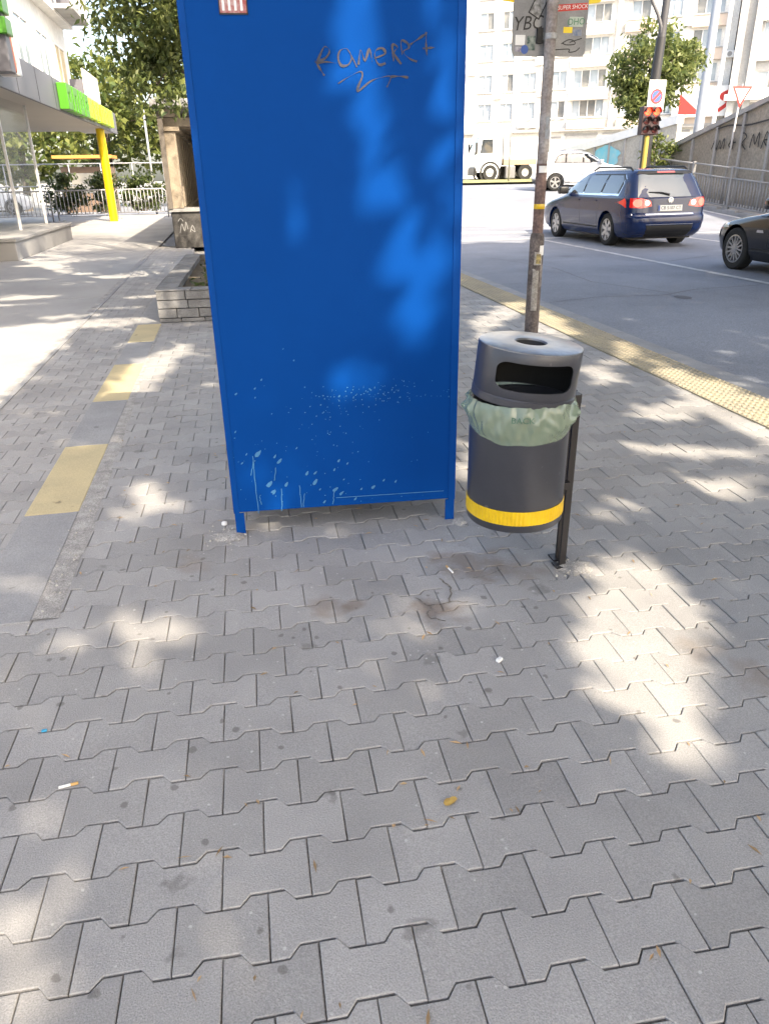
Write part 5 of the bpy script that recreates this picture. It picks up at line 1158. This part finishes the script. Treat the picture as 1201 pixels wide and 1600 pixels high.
# ------------------------------------------------------------------ apartment blocks across the junction
def apartment(name, label, org, ang, s0, s1, zb, zt, floors, colsw, wallm, depth, lowm=None, seed=1):
    """facade in the local x-z plane facing -y, with cut window openings"""
    rr = random.Random(seed); t = thing(name, label, 'building', org, ang)
    xs = sorted({s0, s1} | {a for a, b, k in colsw} | {b for a, b, k in colsw}); zs = sorted({zb, zt} | {a for a, b in floors} | {b for a, b in floors})
    holes = [(a, b) for a, b, k in colsw]; m = MB()
    for x0, x1 in zip(xs, xs[1:]):
        for z0, z1 in zip(zs, zs[1:]):
            if (x0, x1) in holes and (z0, z1) in floors: continue
            m.add([(x0, 0, z0), (x1, 0, z0), (x1, 0, z1), (x0, 0, z1)], [(0, 1, 2, 3)])
    for a, b in holes:
        for z0, z1 in floors:
            m.add([(a, 0, z0), (b, 0, z0), (b, 0, z1), (a, 0, z1), (a, .22, z0), (b, .22, z0), (b, .22, z1), (a, .22, z1)], [(0, 4, 5, 1), (1, 5, 6, 2), (2, 6, 7, 3), (3, 7, 4, 0)])
    m.add([(s0, 0, zb), (s0, depth, zb), (s0, depth, zt), (s0, 0, zt)], [(0, 3, 2, 1)]); m.add([(s1, 0, zb), (s1, depth, zb), (s1, depth, zt), (s1, 0, zt)], [(0, 1, 2, 3)])
    m.add([(s0, 0, zt), (s1, 0, zt), (s1, depth, zt), (s0, depth, zt)], [(0, 1, 2, 3)]); m.build('wall', wallm, t)
    for a, b, k in colsw:
        for z0, z1 in floors:
            w = MB(); e = .07
            w.box(a, b, .10, .16, z0, z0+e); w.box(a, b, .10, .16, z1-e, z1); w.box(a, a+e, .10, .16, z0+e+.001, z1-e-.001); w.box(b-e, b, .10, .16, z0+e+.001, z1-e-.001)
            for q in range(1, k): x = a+(b-a)*q/k; w.box(x-.04, x+.04, .10, .16, z0+e+.001, z1-e-.001)
            wo = w.build('window', WINFRAME, t)
            for q in range(k):
                x0 = a+(b-a)*q/k + .03; x1 = a+(b-a)*(q+1)/k - .03
                MB().add([(x0, .18, z0+.05), (x1, .18, z0+.05), (x1, .18, z1-.05), (x0, .18, z1-.05)], [(0, 1, 2, 3)]).build('pane', PANEDK if rr.random() < .38 else PANE, wo)
            MB().box(a-.12, b+.12, -.14, .099, z0-.09, z0-.003).build('sill', CONC, wo)
    return t
ANG = math.atan2(-.5, .866)
FL = [(6.06, 7.5), (8.42, 9.88), (10.98, 12.35), (13.40, 14.80), (15.8, 17.2)]
ap = apartment('apartment_block', 'large pale apartment block filling the background on the right', (29.62, 73.49, 0), ANG, -16, 15.6, .5, 19.5, FL,
    [(-14.2, -12.9, 2), (-11.4, -10.2, 2), (-8.9, -7.7, 2), (-6.25, -4.95, 2), (-4.15, -2.95, 2), (-2.1, -.85, 2), (.6, 1.9, 2), (2.5, 5.35, 4), (7.0, 8.6, 2), (9.9, 11.15, 2), (12.2, 14.5, 3)], FACADE, 9, seed=3)
for z0, z1 in FL:
    b = MB().box(2.2, 5.65, -.55, -.002, z0-.95, z0-.12, .02).build('balcony', FACADEP if z0 < 8 else FACADE, ap)
    MB().box(2.15, 5.7, -.6, -.552, z0-.118, z0-.06).build('coping', CONC, b)
    b = MB().box(6.6, 9.0, -.45, -.002, z0-.95, z0-.12, .02).build('balcony', FACADEP, ap); MB().box(6.55, 9.05, -.5, -.452, z0-.118, z0-.06).build('coping', CONC, b)
    b = MB().box(12.0, 14.8, -.4, -.002, z0-.95, z0-.12, .02).build('balcony', FACADEP, ap); MB().box(11.95, 14.85, -.45, -.402, z0-.118, z0-.06).build('coping', CONC, b)
    MB().box(5.9, 6.3, -.35, -.001, z0-1.1, z1+1.1).build('pilaster', FACADE, ap)
for (x, z) in ((-4.7, 7.85), (-1.0, 10.4), (-.6, 7.9), (-2.3, 5.35), (-1.2, 5.35), (6.2, 10.3), (11.4, 12.6), (-7.2, 9.9), (15.0, 10.1)):
    a = MB().box(x, x+.75, -.42, -.03, z, z+.52, .03).build('air_conditioner', WHITE, ap); MB().lathe([(.001, -.004), (.19, -.004), (.19, 0)], 18, (x+.3, -.424, z+.26), 'y').build('fan_grille', CONC, a)
MB().box(-16, 15.6, -.5, -.002, 4.95, 5.2).build('floor_band', CONC, ap)
for k, (a, b, h) in enumerate(((-1.2, -.2, 3.9), (.4, 1.7, 4.4), (2.2, 5.0, 4.6), (5.6, 7.0, 4.6), (7.4, 9.9, 4.6), (10.3, 12.9, 4.6))):
    g_ = MB().box(a, b, -.06, -.003, 1.4, h).build('garage_door', FACADEG if k % 2 == 0 else WINFRAME, ap)
    MB().box(a-.1, b+.1, -.12, -.004, h+.002, h+.15).build('lintel', CONC, g_)
FL2 = [(4.6, 6.5), (7.6, 8.9), (10.6, 12.4), (13.4, 15.2), (16.2, 17.8)]
a2 = apartment('apartment_block', 'grey apartment block with wide piers at the right edge', (29.62+.866*15.7+.5*-1.2, 73.49-.5*15.7-.866*1.2, 0), ANG, 0, 14, .5, 20.5, FL2, [(1.9, 4.6, 3), (6.0, 8.6, 3), (10.2, 12.8, 3)], FACADEG, 9, seed=9)
for x in (-.1, 1.1, 5.1, 9.2): MB().box(x, x+.55, -.6, -.002, .5, 20.4).build('pier', FACADEG, a2)
for z0, z1 in FL2:
    b = MB().box(1.66, 5.09, -.5, -.002, z0-1.0, z0-.12, .02).build('balcony', FACADEP if z0 < 7 else FACADE, a2); MB().box(1.66, 5.09, -.55, -.502, z0-.118, z0-.06).build('coping', CONC, b)
    b = MB().box(5.66, 9.19, -.5, -.002, z0-1.0, z0-.12, .02).build('balcony', FACADE, a2); MB().box(5.66, 9.19, -.55, -.502, z0-.118, z0-.06).build('coping', CONC, b)
MB().box(-.4, 2.6, -1.2, -.61, 6.75, 7.2).build('canopy', WHITE, a2)
bn2 = thing('banner', 'white banner with a red triangle hung on the apartment block', 'banner', (29.62+.866*11.6+.5*-.9, 73.49-.5*11.6-.866*.9, 0), ANG)
MB().box(-.3, 4.6, -.04, 0, 5.7, 8.0).build('cloth', WHITE, bn2)
MB().add([(.2, -.05, 5.9), (2.1, -.05, 5.9), (.2, -.05, 7.5)], [(0, 1, 2)]).build('red_triangle', REDP, bn2)
m = MB(); m.ribbon(smooth([(4.2, 7.6), (3.5, 7.2), (4.1, 6.7), (3.4, 6.1)]), .3, lambda u, v: (u, -.05, v)); m.build('red_mark', REDP, bn2)
hb = thing('hoarding', 'long white hoarding behind the lorry', 'fence', (9.0, 58.5, 1.2), R(-12))
for k in range(7): MB().box(k*2.0+.01, k*2.0+1.99, 0, .05, 0, 2.6).build('panel', WHITE, hb)

# ------------------------------------------------------------------ litter
def leafthing(label, x, y, s, rz, curl=.3):
    n = 12; vs = [(0, 0, .004)]
    for k in range(n):
        q = 2*math.pi*k/n; r = s*(.75 + .3*math.cos(2*q)*.4 + random.uniform(-.12, .12)); vs.append((r*math.cos(q), r*.8*math.sin(q), .003 + curl*s*abs(math.cos(q*1.5))*.5))
    o = MB().add(vs, [(0, k+1, (k+1) % n+1) for k in range(n)]).build('fallen_leaf', DRYLEAF, None, loc=(x, y, .002), rot=(0, 0, rz)); tag(o, label, 'leaf')
leafthing('round yellow fallen leaf lying on the pavers in front', .423, 1.385, .023, .6, .12)
def butt(label, x, y, rz, ln=.045):
    t = thing('cigarette_butt', label, 'cigarette', (x, y, .0055), rz, 'cigarette butts on the pavement')
    MB().tube([(0, 0, 0), (ln, 0, 0)], .004, 8).build('paper', BUTT, t); MB().tube([(ln+.0004, 0, 0), (ln+.02, 0, 0)], .0041, 8).build('filter', BUTTF, t)
butt('cigarette butt lying on the left of the nearest pavers', -.60, 1.652, R(8), .03); butt('cigarette butt below the cabinet and left of the bin post', .765, 2.56, R(100), .04)
o = MB().box(-.012, .012, -.008, .008, 0, .012, .004).build('paper_scrap', WHITE, None, loc=(.752, 1.945, .001), rot=(0, 0, .6)); tag(o, 'small white paper scrap on the pavers below the bin', 'paper')
o = MB().box(-.008, .008, -.005, .005, 0, .006, .002).build('bottle_cap', mat('cyan_plastic', (.02, .3, .5), rough=.4), None, loc=(-.69, 1.905, .0)); tag(o, 'tiny blue plastic scrap on the pavers at left', 'scrap')
o = MB().lathe([(.0, .0), (.014, .003), (.013, .014), (0, .02)], 12).build('pebble', WHITE, None, loc=(-.16, 3.255, .0)); tag(o, 'white pebble beside the left foot of the cabinet', 'pebble')
random.seed(11); lt = MB()
for k in range(210):
    y = .85 + random.random()**1.4*5.5; x = random.uniform(-.8, 1.6 + .2*y)
    if k < 130:   # caught in the joints
        j = round((y-1.684)/PY); y = 1.764 - .08 + (j-.5)*PY + random.uniform(-.012, .012) - (x-.14)*.026
    a = random.uniform(0, 6.28); l = random.uniform(.006, .022); w = random.uniform(.0015, .005); ca, sa2 = math.cos(a), math.sin(a)
    lt.add([(x-l*ca, y-l*sa2, .002), (x+w*sa2, y-w*ca, .005), (x+l*ca, y+l*sa2, .003), (x-w*sa2, y+w*ca, .0045)], [(0, 1, 2, 3)])
o = lt.build('leaf_litter', TWIGM); tag(o, 'dry leaf crumbs and twigs caught in the paver joints', 'litter', kind='stuff')
rb = MB()
for k in range(160):
    if k < 70: x, y = random.gauss(-.14, .05), random.gauss(3.12, .05)
    elif k < 110: x, y = random.gauss(1.27, .05), random.gauss(2.5, .05)
    else: x, y = random.uniform(-.9, -.8), random.uniform(2.45, 3.9)
    s = random.uniform(.002, .007); rb.add([(x-s, y, .004), (x, y-s, .004), (x+s, y, .005), (x, y+s, .004), (x, y, .004+s*1.3)], [(0,1,4),(1,2,4),(2,3,4),(3,0,4)])
o = rb.build('mortar_crumbs', RUBBLE); tag(o, 'crumbs of broken mortar round the cabinet foot and post', 'rubble', kind='stuff')
